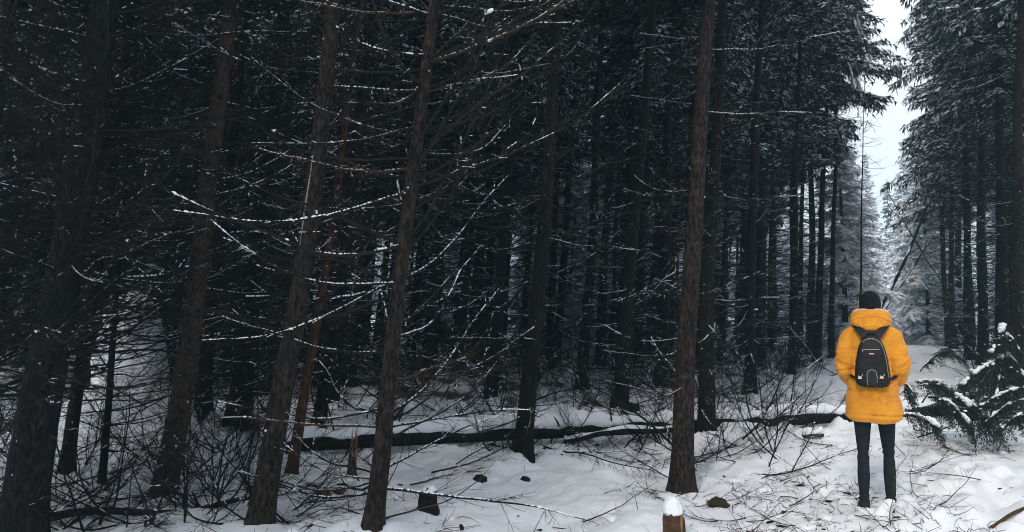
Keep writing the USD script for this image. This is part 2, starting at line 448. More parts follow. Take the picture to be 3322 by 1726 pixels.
# ---------------------------------------------------------------- live boughs and crowns
def bough(rng, length, snow, elev=-8, droop=-28, sprig=0.20, dens=30, pad=1.0):
    """A needled spruce bough: needle blades and snow pads on them."""
    n = 9
    s = np.linspace(0, 1, n)
    e = np.radians(elev + droop * s + 14 * s ** 3)
    D = np.stack([np.cos(e), 0.1 * rng.normal() * s, np.sin(e)], -1)
    P = np.vstack([[0, 0, 0], np.cumsum(D[:-1] * length / (n - 1), 0)])
    T = unit(np.gradient(P, axis=0))
    wood = tubes(P[None], (0.014 * length * (1 - s) + 0.004)[None], 3)
    k = int(dens * length)
    t = rng.uniform(0.1, 1.0, k)
    i = np.clip((t * (n - 1)).astype(int), 0, n - 2)
    p0 = P[i] + (P[i + 1] - P[i]) * (t * (n - 1) - i)[:, None]
    d0 = T[i]
    side = unit(np.cross(d0, [0, 0, 1.0])) * np.where(rng.random(k) < 0.5, 1, -1)[:, None]
    ang = rng.uniform(0.5, 1.2, k)[:, None]
    reach = length * 0.42 * (1 - 0.6 * t)[:, None] * rng.uniform(0.3, 1, (k, 1))
    tip = p0 + reach * (np.cos(ang) * d0 + np.sin(ang) * side) + np.array([0, 0, -1.0]) * reach * rng.uniform(0.15, 0.9, (k, 1))
    # each twig carries a row of narrow needle blades
    G, W = Geo(), Geo()
    m = 4
    u = np.linspace(0.15, 1, m)[None, :, None]
    c = p0[:, None] + (tip - p0)[:, None] * u
    c = c.reshape(-1, 3)
    dd = np.repeat(unit(tip - p0), m, 0)
    c += rng.normal(0, 0.02, c.shape)
    bl = sprig * rng.uniform(0.6, 1.2, (len(c), 1))
    dirn = unit(dd + rng.normal(0, 0.45, dd.shape) + np.array([0, 0, -0.35]))
    lat = unit(np.cross(dirn, rng.normal(0, 1, dd.shape) * 0.5 + np.array([0, 0, 1.0])))
    wd = bl * rng.uniform(0.06, 0.13, (len(c), 1))
    v = np.stack([c - dirn * bl * 0.3, c + lat * wd, c + dirn * bl * 0.7, c - lat * wd], 1).reshape(-1, 3)
    f = np.arange(len(c))[:, None, None] * 4 + np.array([[0, 1, 2], [0, 2, 3]])[None]
    G.add((v, f.reshape(-1, 3)))
    pick = rng.random(len(c)) < snow
    if pick.any():
        cs = c[pick] + np.array([0, 0, 0.012])
        ds = unit(dd[pick] * np.array([1, 1, 0.7]))
        ls = unit(np.cross(ds, [0, 0, 1.0]))
        b2 = bl[pick] * pad * rng.uniform(0.45, 0.95, (pick.sum(), 1))
        w2 = b2 * rng.uniform(0.18, 0.34, (pick.sum(), 1))
        up = np.array([0, 0, 1.0]) * w2 * 0.55
        v = np.stack([cs - ds * b2 * 0.5, cs + ls * w2, cs + ds * b2 * 0.5, cs - ls * w2, cs + up], 1).reshape(-1, 3)
        f = np.arange(len(cs))[:, None, None] * 5 + np.array([[0, 1, 4], [1, 2, 4], [2, 3, 4], [3, 0, 4]])[None]
        W.add((v, f.reshape(-1, 3)))
    return wood, G.get(), W.get()


def crown(rng, z0, z1, rmax, snow, step=0.42, per=6, sprig=0.22, dens=24, droop=-30, pw=0.75, pad=1.0):
    wood, leaf, white = Geo(), Geo(), Geo()
    z = z0
    while z < z1 - 0.2:
        q = (z - z0) / (z1 - z0)
        r = rmax * (1 - q) ** pw * (0.75 + 0.25 * min(1, q * 6))
        for b in range(per):
            ln = max(0.25, r * rng.uniform(0.5, 1.3))
            a = rng.uniform(0, 2 * np.pi)
            Mx = trs(0, 0, z + rng.uniform(-0.2, 0.2)) @ rotz(a)
            w_, g_, s_ = bough(rng, ln, snow, elev=-6 + 30 * q, droop=droop, sprig=sprig, dens=dens, pad=pad)
            wood.add(w_, Mx); leaf.add(g_, Mx); white.add(s_, Mx)
        z += step * (1.0 - 0.35 * q)
    return wood, leaf, white


def trunk_mesh(rng, base, top_dir, height, r0, r1, sides=20, rings=60, flare=0.5, rough=0.05, bow=0.03):
    """Tapered trunk from base along top_dir (dx/dz, dy/dz) with root flare; local coordinates, base at the origin."""
    h = np.concatenate([np.linspace(-0.25, 1.2, rings // 4, endpoint=False), np.linspace(1.2, height, rings - rings // 4)])
    q = np.clip(h / height, 0, 1)
    ph = rng.uniform(0, 6, 4)
    cx = top_dir[0] * h + bow * np.sin(h * 0.55 + ph[0]) * np.clip(h, 0, 1.5) + 0.4 * bow * np.sin(h * 1.7 + ph[1]) * np.clip(h, 0, 1)
    cy = top_dir[1] * h + bow * np.sin(h * 0.5 + ph[2]) * np.clip(h, 0, 1.5)
    r = r0 * (0.36 * np.exp(-np.clip(h, 0, 99) / 1.9) + 0.80 * (1 - q)) + r1 * q
    r = np.maximum(r, 0.012)
    a = np.linspace(0, 2 * np.pi, sides, endpoint=False)
    lob = 1 + flare * np.exp(-np.clip(h + 0.05, 0, 9) / 0.13)[:, None] * (0.55 + 0.45 * np.cos(a * 4 + ph[3])[None] + 0.3 * np.cos(a * 7 + ph[1])[None])
    P = np.stack([np.cos(a)[None] * np.ones((len(h), 1)), np.sin(a)[None] * np.ones((len(h), 1)), np.broadcast_to(h[:, None], (len(h), sides))], -1)
    nz = 0.6 * meshkit.fbm(P * np.array([2.6, 2.6, 2.2]) + rng.random(3) * 40, 3) + 0.4 * meshkit.fbm(P * np.array([7.0, 7.0, 9.0]) + rng.random(3) * 40, 3)
    rr = r[:, None] * lob * (1 + rough * 2 * (nz - 0.5))
    V = np.stack([cx[:, None] + rr * P[..., 0], cy[:, None] + rr * P[..., 1], P[..., 2]], -1)
    v, f = loft(V)
    return (v, f), (lambda z: np.array([np.interp(z, h, cx), np.interp(z, h, cy), z])), (lambda z: float(np.interp(z, h, r)))


# crowns shared by the near trees
CROWN = []
for c in range(3):
    rng = np.random.default_rng(300 + c)
    w, g, s = crown(rng, 0, 10.5, 1.75, 0.36, step=0.46, per=6, sprig=0.24, dens=28)
    path = f'/World/crown_kind_{c}'
    stage.CreateClassPrim(path)
    usdkit.mesh(stage, path + '/limbs', w.mesh(), M['bark_dark'])
    usdkit.mesh(stage, path + '/needles', g.mesh(), M['needle'])
    usdkit.mesh(stage, path + '/snow', s.mesh(), M['snow'])
    for q in ('limbs', 'needles', 'snow'):
        tag(stage.GetPrimAtPath(f'{path}/{q}'), kind='stuff')
    CROWN.append(path)


def lean_for(px):
    """How far trees lean to the right per metre of height, by where they stand across the photograph."""
    return np.clip((2800 - px) * 6.5e-5, -0.03, 0.16) - (1661 - px) / 32300.0


NEAR = []


def near_tree(label, base, top, width, mat, depth=None, height=17.0, zlo=0.5, zhi=5.0, whorl=0.34, per=5, kinds=None, length=(0.7, 1.2), brown=False,
              seed=0, crown_at=None, gap=None, name='spruce_tree', knots=0, group=None, sag=0, sector=None, bias=0.0, snowy=False, crown_w=1.0, r_top=0.35):
    """A near spruce: base and top are pixels of the photograph, width its thickness in pixels at breast height."""
    rng = np.random.default_rng(5000 + seed)
    b = on_ground(*base)
    if depth:
        p = at_depth(base[0], base[1], depth)
        b = np.array([p[0], p[1], float(gz(p[0], p[1]))])
    y = b[1]
    t = at_depth(top[0], top[1], y)
    dirn = ((t[0] - b[0]) / (t[2] - b[2]), rng.normal(0, 0.008))
    r0 = width / F * y / 2
    root = thing(name, label, 'tree', b, group)
    mesh, line, rad = trunk_mesh(rng, b, dirn, height, r0 * 0.80, r0 * 0.09, sides=36 if y < 9 else 16, rings=130 if y < 9 else 46, rough=0.10 if y < 9 else 0.06, bow=0.02 + 0.012 * rng.random())
    tk = obj('trunk', mesh, M[mat], root, smooth=50)
    for k in range(knots):
        z = rng.uniform(0.6, 4.6)
        a = rng.uniform(-2.6, -0.5)
        c = line(z) + (rad(z) * 1.0) * np.array([math.cos(a), math.sin(a), 0])
        obj('knot', blob(rng, (0.018, 0.018, 0.026), 1.0, 1), M['bark_dark'], tk, smooth=True)
        UsdGeom.Xformable(stage.GetPrimAtPath(numbered_last(tk, 'knot'))).AddTranslateOp().Set(Gf.Vec3d(*map(float, c)))
    if y < 16:
        k = int(70 if y < 9 else 40)
        zz, aa_ = rng.uniform(0.15, 5.2, k), rng.uniform(0, 2 * np.pi, k)
        c = np.array([line(q) + rad(q) * 0.9 * np.array([math.cos(w), math.sin(w), 0]) for q, w in zip(zz, aa_)])
        d = np.stack([np.cos(aa_), np.sin(aa_), rng.normal(0.0, 0.5, k)], -1)
        ln = rng.uniform(0.03, 0.22, (k, 1))
        obj('dead_stubs', tubes(np.stack([c, c + d * ln * 0.5, c + d * ln + rng.normal(0, 0.25, (k, 3)) * ln], 1), np.array([[0.0055, 0.004, 0.0018]]) * rng.uniform(0.5, 1.3, (k, 1)), 4), M['twig_brown' if brown else 'twig'], root, kind='stuff')
        G = Geo()
        for _ in range(6):
            q, w = rng.uniform(0.1, 5.2), rng.uniform(-2.9, 0.2)
            zq = 0.003 + 0.007 * rng.random() ** 2
            G.add(blob(rng, (zq * rng.uniform(0.7, 1.8), zq, zq * rng.uniform(0.7, 1.6)), 1.0, 1, 0.5), trs(*(line(q) + rad(q) * np.array([math.cos(w), math.sin(w), 0]))))
        obj('snow_flecks', G.mesh(), M['snow'], root, smooth=True, kind='stuff')
    z, count = zlo, 0
    while z < zhi:
        for _ in range(max(1, int(round(per * rng.uniform(0.6, 1.4))))):
            if count >= 230:
                break
            a = rng.uniform(0, 2 * np.pi)
            if sector is not None and rng.random() < 0.75:
                a = math.radians(rng.uniform(*sector))
            if gap is not None and (math.degrees(a) % 360) > gap[0] and (math.degrees(a) % 360) < gap[1] and z < gap[2]:
                continue
            # boughs on the right of the leaning trunks point up, those on the left hang level
            pool = kinds or (['high', 'mid'] if math.cos(a) > 0.3 else (['mid', 'low'] if math.cos(a) > -0.3 else ['low', 'low', 'mid']))
            kk = pool[int(rng.integers(len(pool)))]
            path = BRANCH[kk][int(rng.integers(len(BRANCH[kk])))][0] if not (snowy and rng.random() < 0.55) else SNOWY[kk][int(rng.integers(len(SNOWY[kk])))] + ('_brown' if (brown and rng.random() < 0.85) or rng.random() < 0.15 else '')
            zz = z + rng.normal(0, 0.06)
            sc = rng.uniform(*length) * (0.8 if zz < 1.0 else 1.0)
            Mx = trs(*line(zz)) @ rotz(a) @ rotx(rng.normal(0, 0.25)) @ roty(-bias + rng.normal(0, 0.06)) @ scl(sc)
            Mx = trs(*(np.array([math.cos(a), math.sin(a), 0]) * rad(zz) * 0.8)) @ Mx
            instance('branch', path, Mx, root)
            count += 1
        z += whorl * rng.uniform(0.7, 1.3)
    ca = crown_at or max(zhi + 0.6, 6.5)
    top_r = min(1.7, (height - ca) / 10.5)
    if height - ca > 1.5:
        instance('crown', CROWN[seed % 3], trs(*line(ca)) @ np.array([[1, 0, dirn[0], 0], [0, 1, dirn[1], 0], [0, 0, 1, 0], [0, 0, 0, 1.0]]) @ rotz(rng.uniform(0, 6)) @ scl(crown_w, crown_w, top_r), root)
    NEAR.append((b[0], b[1]))
    global LAST
    LAST = (root, line, rad, b)
    return root, line, rad, b


def numbered_last(parent, name):
    p = str(parent.GetPath())
    n = used[(p, name)] - 1
    return f'{p}/{name}' if n == 0 else f'{p}/{name}_{n:03d}'


BUSH = ['bush_low', 'bush_high', 'bush_low', 'mid', 'low']
BUSHR = ['bush_high', 'bush_high', 'high', 'mid']
near_tree('thick dark spruce trunk cut by the lower left corner behind a tangle of twigs', (60, 1775), (300, 100), 150, 'bark_dark', kinds=BUSH, brown=True, length=(0.6, 1.0), per=8, whorl=0.26, zlo=1.1, seed=1, bias=0.15)
near_tree('brown spruce with smooth knotted trunk, left of the darker trunk pair', (530, 1600), (775, 0), 84, 'bark_knotted', per=6, whorl=0.3, kinds=None, brown=True, seed=2, knots=22, zlo=0.9, length=(0.7, 1.25), gap=(232, 305, 9))
near_tree('wide blackish spruce standing just behind the brown knotted trunk', (770, 1400), (935, 0), 82, 'bark_dark', seed=3, per=6, zlo=0.35, zhi=6, length=(0.6, 1.1))
near_tree('dark rough spruce with a pale resin streak down its bark', (845, 1690), (1080, 0), 88, 'bark_brown', seed=4, per=4, whorl=0.46, zlo=1.4, zhi=4.6, length=(0.55, 1.0), gap=(232, 305, 9))
_r, _l, _rad, _b = LAST
_a = math.radians(-112)
pts = np.array([_l(q) + _rad(q) * 1.03 * np.array([math.cos(_a + 0.1 * math.sin(q * 5)), math.sin(_a + 0.1 * math.sin(q * 5)), 0]) for q in np.linspace(2.0, 2.75, 14)])
obj('resin_streak', tubes(pts[None], (0.006 * np.sin(np.linspace(0.15, 3.0, 14)))[None], 5), M['resin'], _r, smooth=True)
near_tree('slender reddish spruce leaning right beside the resin-streaked trunk', (945, 1515), (1178, 0), 40, 'bark_red', seed=5, per=3, whorl=0.4, zlo=1.3, length=(0.5, 0.95), height=12)
near_tree('spruce with long snow-lined boughs sweeping up to the right', (1210, 1685), (1425, 0), 66, 'bark_brown', seed=6, per=7, whorl=0.29, zlo=0.3, zhi=4.8, length=(0.75, 1.15), bias=0.12, snowy=True, gap=(232, 305, 9))
near_tree('black spruce standing in front of the long fallen log', (1695, 1478), (1815, 0), 66, 'bark_dark', seed=7, per=4, whorl=0.34, zlo=0.45, zhi=5.6, length=(0.6, 1.05), gap=(232, 305, 9))
near_tree('sturdy straight brown spruce with bare lower trunk, nearest to the person', (2212, 1590), (2300, 0), 80, 'bark_brown', seed=8, per=4, whorl=0.34, zlo=0.9, zhi=4.9, length=(0.35, 0.8), gap=(245, 360, 9), snowy=True)
near_tree('very thin dead stem before the frosted trees, left of the head of the person', (2783, 1060), (2802, 300), 11, 'bark_dark', depth=24, seed=15, per=4, whorl=0.3, zlo=1.5, zhi=8.6, kinds=['bare', 'low'], length=(0.35, 0.7), height=10.5, crown_at=10.2, r_top=0.1)
near_tree('dark spruce half hidden right behind the sturdy brown trunk', (2290, 1388), (2345, 0), 62, 'bark_dark', seed=9, per=5, zlo=0.5, zhi=6.5, length=(0.5, 0.9))
near_tree('dark spruce behind the log between the black and the sturdy trunk', (2010, 1325), (2115, 0), 62, 'bark_dark', seed=10, per=4, whorl=0.3, zlo=0.3, zhi=7.5, length=(0.6, 1.1))
near_tree('straight dark spruce next right after the sturdy brown trunk', (2432, 1275), (2468, 0), 46, 'bark_dark', seed=11, per=5, zlo=0.5, zhi=8, length=(0.5, 0.9))
near_tree('thin spruce trunk standing left of the dark pair by the path', (2566, 1215), (2592, 100), 26, 'bark_dark', seed=12, per=4, zlo=1.2, zhi=8, length=(0.5, 0.9))
near_tree('taller and thicker of the two dark trunks left of the path', (2648, 1170), (2692, 60), 32, 'bark_dark', seed=13, per=3, zlo=1.5, zhi=8, length=(0.4, 0.8), height=19, crown_at=8.6, crown_w=1.12)
near_tree('slimmer trunk of the dark pair closest to the path', (2697, 1152), (2722, 60), 25, 'bark_dark', seed=14, per=3, zlo=1.5, zhi=8.5, length=(0.4, 0.7), height=18, crown_at=8.8, crown_w=1.12)
near_tree('dark slim spruce trunk at the right edge of the path', (3078, 1125), (3035, 320), 24, 'bark_dark', seed=16, per=3, zlo=1.8, zhi=8, length=(0.4, 0.75), height=25, crown_at=6.6, crown_w=1.3)
near_tree('dark spruce right behind the slim trunk on the right of the path', (3112, 1122), (3095, 100), 32, 'bark_dark', seed=17, per=4, zlo=1.2, zhi=8.5, length=(0.5, 0.9), crown_at=6.6, crown_w=1.35, height=24)
near_tree('brown spruce trunk at the right edge of the picture', (3300, 1250), (3305, 0), 56, 'bark_brown', seed=18, per=5, zlo=1.2, zhi=7.5, length=(0.6, 1.0), brown=True)
near_tree('dark trunk left of the brown spruce at the right edge', (3190, 1185), (3180, 0), 40, 'bark_dark', seed=19, per=5, zlo=1.0, zhi=9, length=(0.5, 1.0))
near_tree('dark spruce behind the gap left of the wide blackish trunk', (655, 1365), (770, 300), 52, 'bark_dark', seed=20, per=6, zlo=0.3, zhi=6.5, length=(0.6, 1.1))
near_tree('dark spruce seen between the reddish trunk and the long-boughed spruce', (1030, 1400), (1215, 0), 50, 'bark_dark', seed=21, per=4, zlo=0.3, zhi=6.5, length=(0.6, 1.1))
near_tree('dark straight spruce left of the black trunk by the log', (1590, 1300), (1700, 0), 46, 'bark_dark', seed=22, per=4, whorl=0.3, zlo=0.3, zhi=8, length=(0.6, 1.0))
near_tree('dark straight spruce right of the black trunk by the log', (1885, 1265), (1960, 0), 46, 'bark_dark', seed=23, per=4, whorl=0.3, zlo=0.3, zhi=8, length=(0.6, 1.0))
near_tree('thin young spruce with twiggy brown boughs at the added snow bank', (330, 1560), (430, 280), 26, 'bark_dark', seed=24, per=5, whorl=0.22, zlo=0.35, zhi=4.6, kinds=BUSH, brown=True, length=(0.5, 0.9), height=9, bias=0.2)
near_tree('leafless spruce off the left edge reaching brown twigs into view', (-170, 1700), (60, 0), 70, 'bark_brown', seed=25, per=9, whorl=0.24, zlo=0.9, zhi=4.4, kinds=BUSHR, brown=True, length=(0.65, 1.0), sector=(-60, 60))
near_tree('spruce with a dense brown twig tangle filling the upper left', (215, 1530), (420, 0), 46, 'bark_brown', seed=26, per=9, whorl=0.22, zlo=1.2, zhi=4.8, kinds=BUSH + BUSHR, brown=True, length=(0.8, 1.25), bias=0.1)

# ---------------------------------------------------------------- spruces further in
KIND = []
for c in range(5):
    rng = np.random.default_rng(60 + c)
    H = 17 + 2 * rng.random()
    path = f'/World/spruce_kind_{c}'
    stage.CreateClassPrim(path)
    mesh, line, rad = trunk_mesh(rng, None, (0, 0), H, 0.15, 0.02, sides=9, rings=26)
    usdkit.mesh(stage, path + '/trunk', mesh, M['bark_dark'], True)
    wood, white = Geo(), Geo()
    LITE = [dead_branch(np.random.default_rng(900 + c * 40 + q), rng.uniform(-18, 14), rng.uniform(0, 30), 1.6, 17, 2, r0=0.011, snow=0.42, fine=0.0034) for q in range(9)]
    z = 0.25
    while z < 9.0:
        for _ in range(7 if z < 3.5 else 6):
            w_, s_ = LITE[int(rng.integers(9))]
            Mx = trs(*line(z + rng.normal(0, 0.1))) @ rotz(rng.uniform(0, 6.3)) @ rotx(rng.normal(0, 0.3)) @ scl(rng.uniform(0.55, 1.1))
            wood.add(w_.get(), Mx)
            white.add(s_.get(), Mx)
        z += 0.46
    usdkit.mesh(stage, path + '/dead_branches', wood.mesh(), M['twig'])
    usdkit.mesh(stage, path + '/branch_snow', white.mesh(), M['snow'], True)
    w, g, s = crown(rng, 7.0, H - 0.2, 1.9, 0.36, step=0.46, per=6, sprig=0.24, dens=26)
    usdkit.mesh(stage, path + '/crown_limbs', w.mesh(), M['bark_dark'])
    usdkit.mesh(stage, path + '/crown', g.mesh(), M['needle'])
    usdkit.mesh(stage, path + '/crown_snow', s.mesh(), M['snow'])
    for q in ('dead_branches', 'branch_snow', 'crown_limbs', 'crown', 'crown_snow'):
        tag(stage.GetPrimAtPath(f'{path}/{q}'), kind='stuff')
    KIND.append(path)
FROST = []
for c in range(5):
    rng = np.random.default_rng(160 + c)
    pale = c == 4
    H = (10, 13, 8, 15, 13)[c]
    path = f'/World/frosted_spruce_kind_{c}'
    stage.CreateClassPrim(path)
    mesh, line, rad = trunk_mesh(rng, None, (0, 0), H, 0.11, 0.015, sides=8, rings=18)
    usdkit.mesh(stage, path + '/trunk', mesh, M['bark_dark'], True)
    w, g, s = crown(rng, 0.4, H - 0.1, 1.9 if not pale else 1.5, 0.30 if pale else 0.92, step=0.42, per=6, sprig=0.26, dens=22, droop=-34, pw=0.8, pad=1.0 if pale else 1.55)
    usdkit.mesh(stage, path + '/crown_limbs', w.mesh(), M['bark_dark'])
    usdkit.mesh(stage, path + '/crown', g.mesh(), M['needle_pale' if pale else 'frost'])
    usdkit.mesh(stage, path + '/crown_snow', s.mesh(), M['snow'])
    for q in ('crown_limbs', 'crown', 'crown_snow'):
        tag(stage.GetPrimAtPath(f'{path}/{q}'), kind='stuff')
    FROST.append(path)


def stand(name, source, x, y, s, lean, label, group, rng, sz=None):
    Mx = trs(x, y, float(gz(x, y)) - 0.05) @ np.array([[1, 0, lean, 0], [0, 1, rng.normal(0, 0.01), 0], [0, 0, 1, 0], [0, 0, 0, 1.0]]) @ rotz(rng.uniform(0, 6.3)) @ scl(s, s, sz or s)
    return instance(name, source, Mx, label=label, cat='tree', group=group)


ZONES = [(480, 'behind the twig tangle at the far left'), (800, 'near the brown knotted and wide blackish trunks'), (1120, 'behind the resin-streaked and the reddish trunk'),
         (1420, 'behind the long-boughed spruce'), (1740, 'behind the black spruce by the log'), (2160, 'between the black spruce and the sturdy brown trunk'),
         (2480, 'right behind the sturdy brown trunk'), (2830, 'behind the dark trunk pair left of the path'), (9999, 'right of the path')]


def zone_label(px, y):
    if not -80 < px < 3400:
        return 'dark spruce beyond the side of the picture', 'spruces beyond the sides of the picture'
    zone = next(z for q, z in ZONES if px < q)
    how = 'nearer dark' if y < 20 else 'slim far'
    return f'{how} spruce {zone}', f'{how} spruces {zone}'


rng = np.random.default_rng(77)
placed = list(NEAR)
cand = []
for _ in range(9000):
    y = rng.uniform(2.0, 62) if rng.random() < 0.6 else rng.uniform(6, 26)
    x = rng.uniform(-0.95, 1.05) * (y + 4)
    cand.append((x, y))
count = outside = 0
for x, y in cand:
    if count >= 255:
        break
    off = x - PATH_K * y
    px = px_of(x, y)
    inside = -80 < px < 3400
    if inside and y < 11.5:
        continue
    if not inside:
        if outside > 22:
            continue
    if y < 4 or (not inside and y < 5 and abs(x) < 4):
        continue
    hw_l, hw_r = 2.1 + max(0, y - 23) * 0.36, 2.5 + max(0, y - 29) * 0.36
    if -hw_l < off < hw_r and y < 64:
        continue
    if off > -4.5 and off < 0 and y < 18:
        continue
    if y < 15 and 2500 < px < 3400:
        continue
    if y > 21 and 1745 < px < 1965:
        continue
    if y > 24 and (850 < px < 900 or 1400 < px < 1440):
        continue
    if inside and y > 50:
        continue
    sp = 1.55 if y < 26 else 2.2
    if any((x - a) ** 2 + (y - b) ** 2 < sp * sp for a, b in placed):
        continue
    placed.append((x, y))
    outside += not inside
    s = rng.uniform(0.72, 1.12)
    lab, grp = zone_label(px, y)
    stand('spruce_tree', KIND[int(rng.integers(5))], x, y, s, float(lean_for(px)) if inside else 0.02, lab, grp, rng, sz=rng.uniform(0.9, 1.1))
    count += 1

# frosted young spruces closing the ride
FL = 'young spruce thick with snow and frost beside the far part of the path'
for px, y, c, s in [(2760, 33, 0, 1.0), (2785, 44, 1, 1.0), (2735, 27, 2, 1.1), (2822, 56, 3, 1.0), (2800, 37, 2, 0.8), (2845, 66, 1, 1.0),
                    (2985, 42, 1, 1.0), (3005, 33, 0, 1.0), (2950, 52, 3, 1.0), (2925, 62, 1, 1.1), (3030, 50, 3, 1.0), (2968, 36, 2, 0.85), (3060, 40, 0, 1.1), (2905, 70, 2, 1.1), (2760, 60, 3, 1.0), (3075, 64, 3, 1.1)]:
    x = (px - 1661) / F * y
    stand('frosted_spruce', FROST[c], x, y, s, 0.0, FL, 'frosted young spruces along the far path', rng)
for px, y, c in [(1790, 30, 0), (1850, 34, 1), (1905, 28, 2), (1940, 38, 3), (1765, 42, 3), (1870, 45, 1), (1830, 40, 0), (875, 33, 1), (1420, 36, 3), (1840, 26, 2)]:
    stand('frosted_spruce', FROST[c], (px - 1661) / F * y, y, 1.0, 0.06, 'snowy spruce standing in a bright gap deep among the dark trunks', 'snowy spruces in gaps of the dark forest', rng)
x = (2888 - 1661) / F * 74
stand('frosted_spruce', FROST[4], x, 74, 1.25, 0.0, 'yellowish green spruce top rising where the path ends', None, rng)

# young spruces under the far stand close off the horizon
n2 = 0
rng = np.random.default_rng(78)
for _ in range(4000):
    if n2 >= 90:
        break
    y = rng.uniform(40, 70)
    x = rng.uniform(-0.9, 0.95) * y
    off = x - PATH_K * y
    if -4 < off < 4.2:
        continue
    if any((x - a) ** 2 + (y - b) ** 2 < 2.0 for a, b in placed):
        continue
    placed.append((x, y))
    side = 'left' if off < 0 else 'right'
    stand('young_spruce', FROST[int(rng.integers(4))], x, y, rng.uniform(0.7, 1.05), 0.02, f'young snowy spruce under the farthest trunks {side} of the path', f'young spruces in the far forest {side} of the path', rng)
    n2 += 1
# ---------------------------------------------------------------- spruces beside and behind the clearing, unseen, added to block low light from the trunks
rng = np.random.default_rng(79)
behind = 0
for k in range(400):
    a = rng.uniform(0, 2 * np.pi)
    d = rng.uniform(9.5, 24)
    x, y = d * math.cos(a), d * math.sin(a)
    if behind >= 34:
        break
    if y > 2.5 or abs(x - PATH_K * y) < 3.2 or math.hypot(x, y) < 5.5:
        continue
    if any((x - a_) ** 2 + (y - b_) ** 2 < 5.3 for a_, b_ in placed):
        continue
    placed.append((x, y))
    behind += 1
    stand('spruce_tree', KIND[int(rng.integers(5))], x, y, rng.uniform(0.8, 1.1), 0.02, 'unseen dark spruce added behind the view to block low light', 'unseen spruces added around the clearing against low light', rng)


# ---------------------------------------------------------------- logs, stumps, leaning trunks
def snow_cap(rng, P, R, width=0.85, thick=0.06, gaps=0.25, k=9, freq=2.2):
    """An uneven ridge of snow lying on the upper side of the line P of radius R."""
    n = len(P)
    T = unit(np.gradient(P, axis=0))
    S = unit(np.cross(T, [0, 0, 1.0]))
    nz = meshkit.fbm(P * freq + rng.random(3) * 30, 3)
    nz2 = meshkit.fbm(P * freq * 2.3 + rng.random(3) * 30, 3)
    th = thick * np.clip((nz - gaps) * 3.0, 0.0, 1.6) * (0.55 + 0.9 * meshkit.fbm(P * freq * 6 + 9, 2))
    wd = R * width * np.clip(0.70 + (nz2 - 0.4) * 1.3, 0.45, 1.12) * np.clip(th / thick * 2.5, 0.15, 1)
    a = np.linspace(0, np.pi, k)
    rings = []
    for i in range(n):
        off = (meshkit.noise(np.stack([np.full(k, i * 0.7), a * 2.2, np.full(k, 3.0)], -1), 5) - 0.5) * 0.5
        x = np.cos(a) * wd[i]
        base = np.sqrt(np.maximum(R[i] ** 2 - np.minimum(x * x, R[i] ** 2 * 0.96), 0))
        up = base - 0.008 + np.sin(a) ** 0.7 * th[i] * (1 + off)
        top = P[i] + S[i] * x[:, None] + np.array([0, 0, 1.0]) * up[:, None]
        rings.append(np.vstack([top, P[i] + np.array([0, 0, R[i] * 0.4])]))
    return loft(np.array(rings))


def rough_tube(rng, P, R, sides=14, rough=0.10, freq=5.0):
    v, f = tubes(P[None], R[None], sides, cap=True)
    c = np.repeat(P, sides, 0)
    d = v - c
    nz = meshkit.fbm(v * freq + rng.random(3) * 40, 4)
    return c + d * (1 + rough * 2 * (nz - 0.5))[:, None], f


def line_between(a, b, n, wob, rng, sag=0.0):
    s = np.linspace(0, 1, n)[:, None]
    P = np.asarray(a) * (1 - s) + np.asarray(b) * s
    ph = rng.uniform(0, 6, 3)
    P = P + wob * np.stack([np.sin(s[:, 0] * 5 + ph[0]), np.sin(s[:, 0] * 6 + ph[1]), np.sin(s[:, 0] * 7 + ph[2])], -1)
    P[:, 2] -= sag * np.sin(s[:, 0] * np.pi)
    return P


def lying_log(name, label, cat, a, b, r0, r1, mat, seed, cap=0.06, stubs=0, gaps=0.25, wob=0.03, width=0.85, group=None, rough=0.10):
    rng = np.random.default_rng(seed)
    n = max(24, int(np.linalg.norm(np.asarray(b) - a) * 14))
    P = line_between(a, b, n, wob, rng)
    R = np.linspace(r0, r1, n)
    o = P.mean(0)
    root = thing(name, label, cat, o, group)
    tr = obj('trunk', rough_tube(rng, P - o, R, rough=rough), M[mat], root, smooth=60)
    if cap:
        obj('snow', snow_cap(rng, P - o, R, thick=cap, gaps=gaps, width=width), M['snow'], root, smooth=True)
    for k in range(stubs):
        i = int(rng.integers(2, n - 2))
        dn = unit(np.array([rng.normal(0, 0.4), -0.5 + rng.normal(0, 0.5), rng.normal(-0.3, 0.8)]))
        q = P[i] - o
        ln = rng.uniform(0.12, 0.42)
        obj('branch_stub', tubes(np.stack([q, q + dn * ln * 0.6, q + dn * ln + [0, 0, -0.03]])[None], np.array([[0.013, 0.010, 0.006]]), 5, cap=True), M['twig'], root)
    return root


def lifted(px, py, up):
    p = on_ground(px, py)
    return p + np.array([0, 0, up])


lying_log('fallen_log', 'long fallen spruce log lying across the forest floor under snow', 'log', lifted(925, 1480, 0.12), lifted(3090, 1372, 0.18), 0.088, 0.085, 'bark_dark', 41, cap=0.095, stubs=30, gaps=0.12, wob=0.010, rough=0.07)
lying_log('fallen_log', 'thin second log under the long fallen log, left of the sturdy trunk', 'log', lifted(1840, 1442, 0.06), lifted(2215, 1428, 0.10), 0.035, 0.028, 'bark_dark', 42, cap=0.035, stubs=8, gaps=0.2)
lying_log('fallen_log', 'thin brown log at the lower left, half sunk in snow', 'log', lifted(140, 1702, 0.02), lifted(770, 1640, 0.03), 0.034, 0.020, 'bark_brown', 43, cap=0.02, stubs=6, gaps=0.45)
lying_log('fallen_log', 'short sawn piece of pale wood in the snow left of the person', 'log', lifted(2608, 1432, 0.03), lifted(2668, 1424, 0.03), 0.028, 0.028, 'rot', 44, cap=0.05, gaps=0.0, wob=0.0)
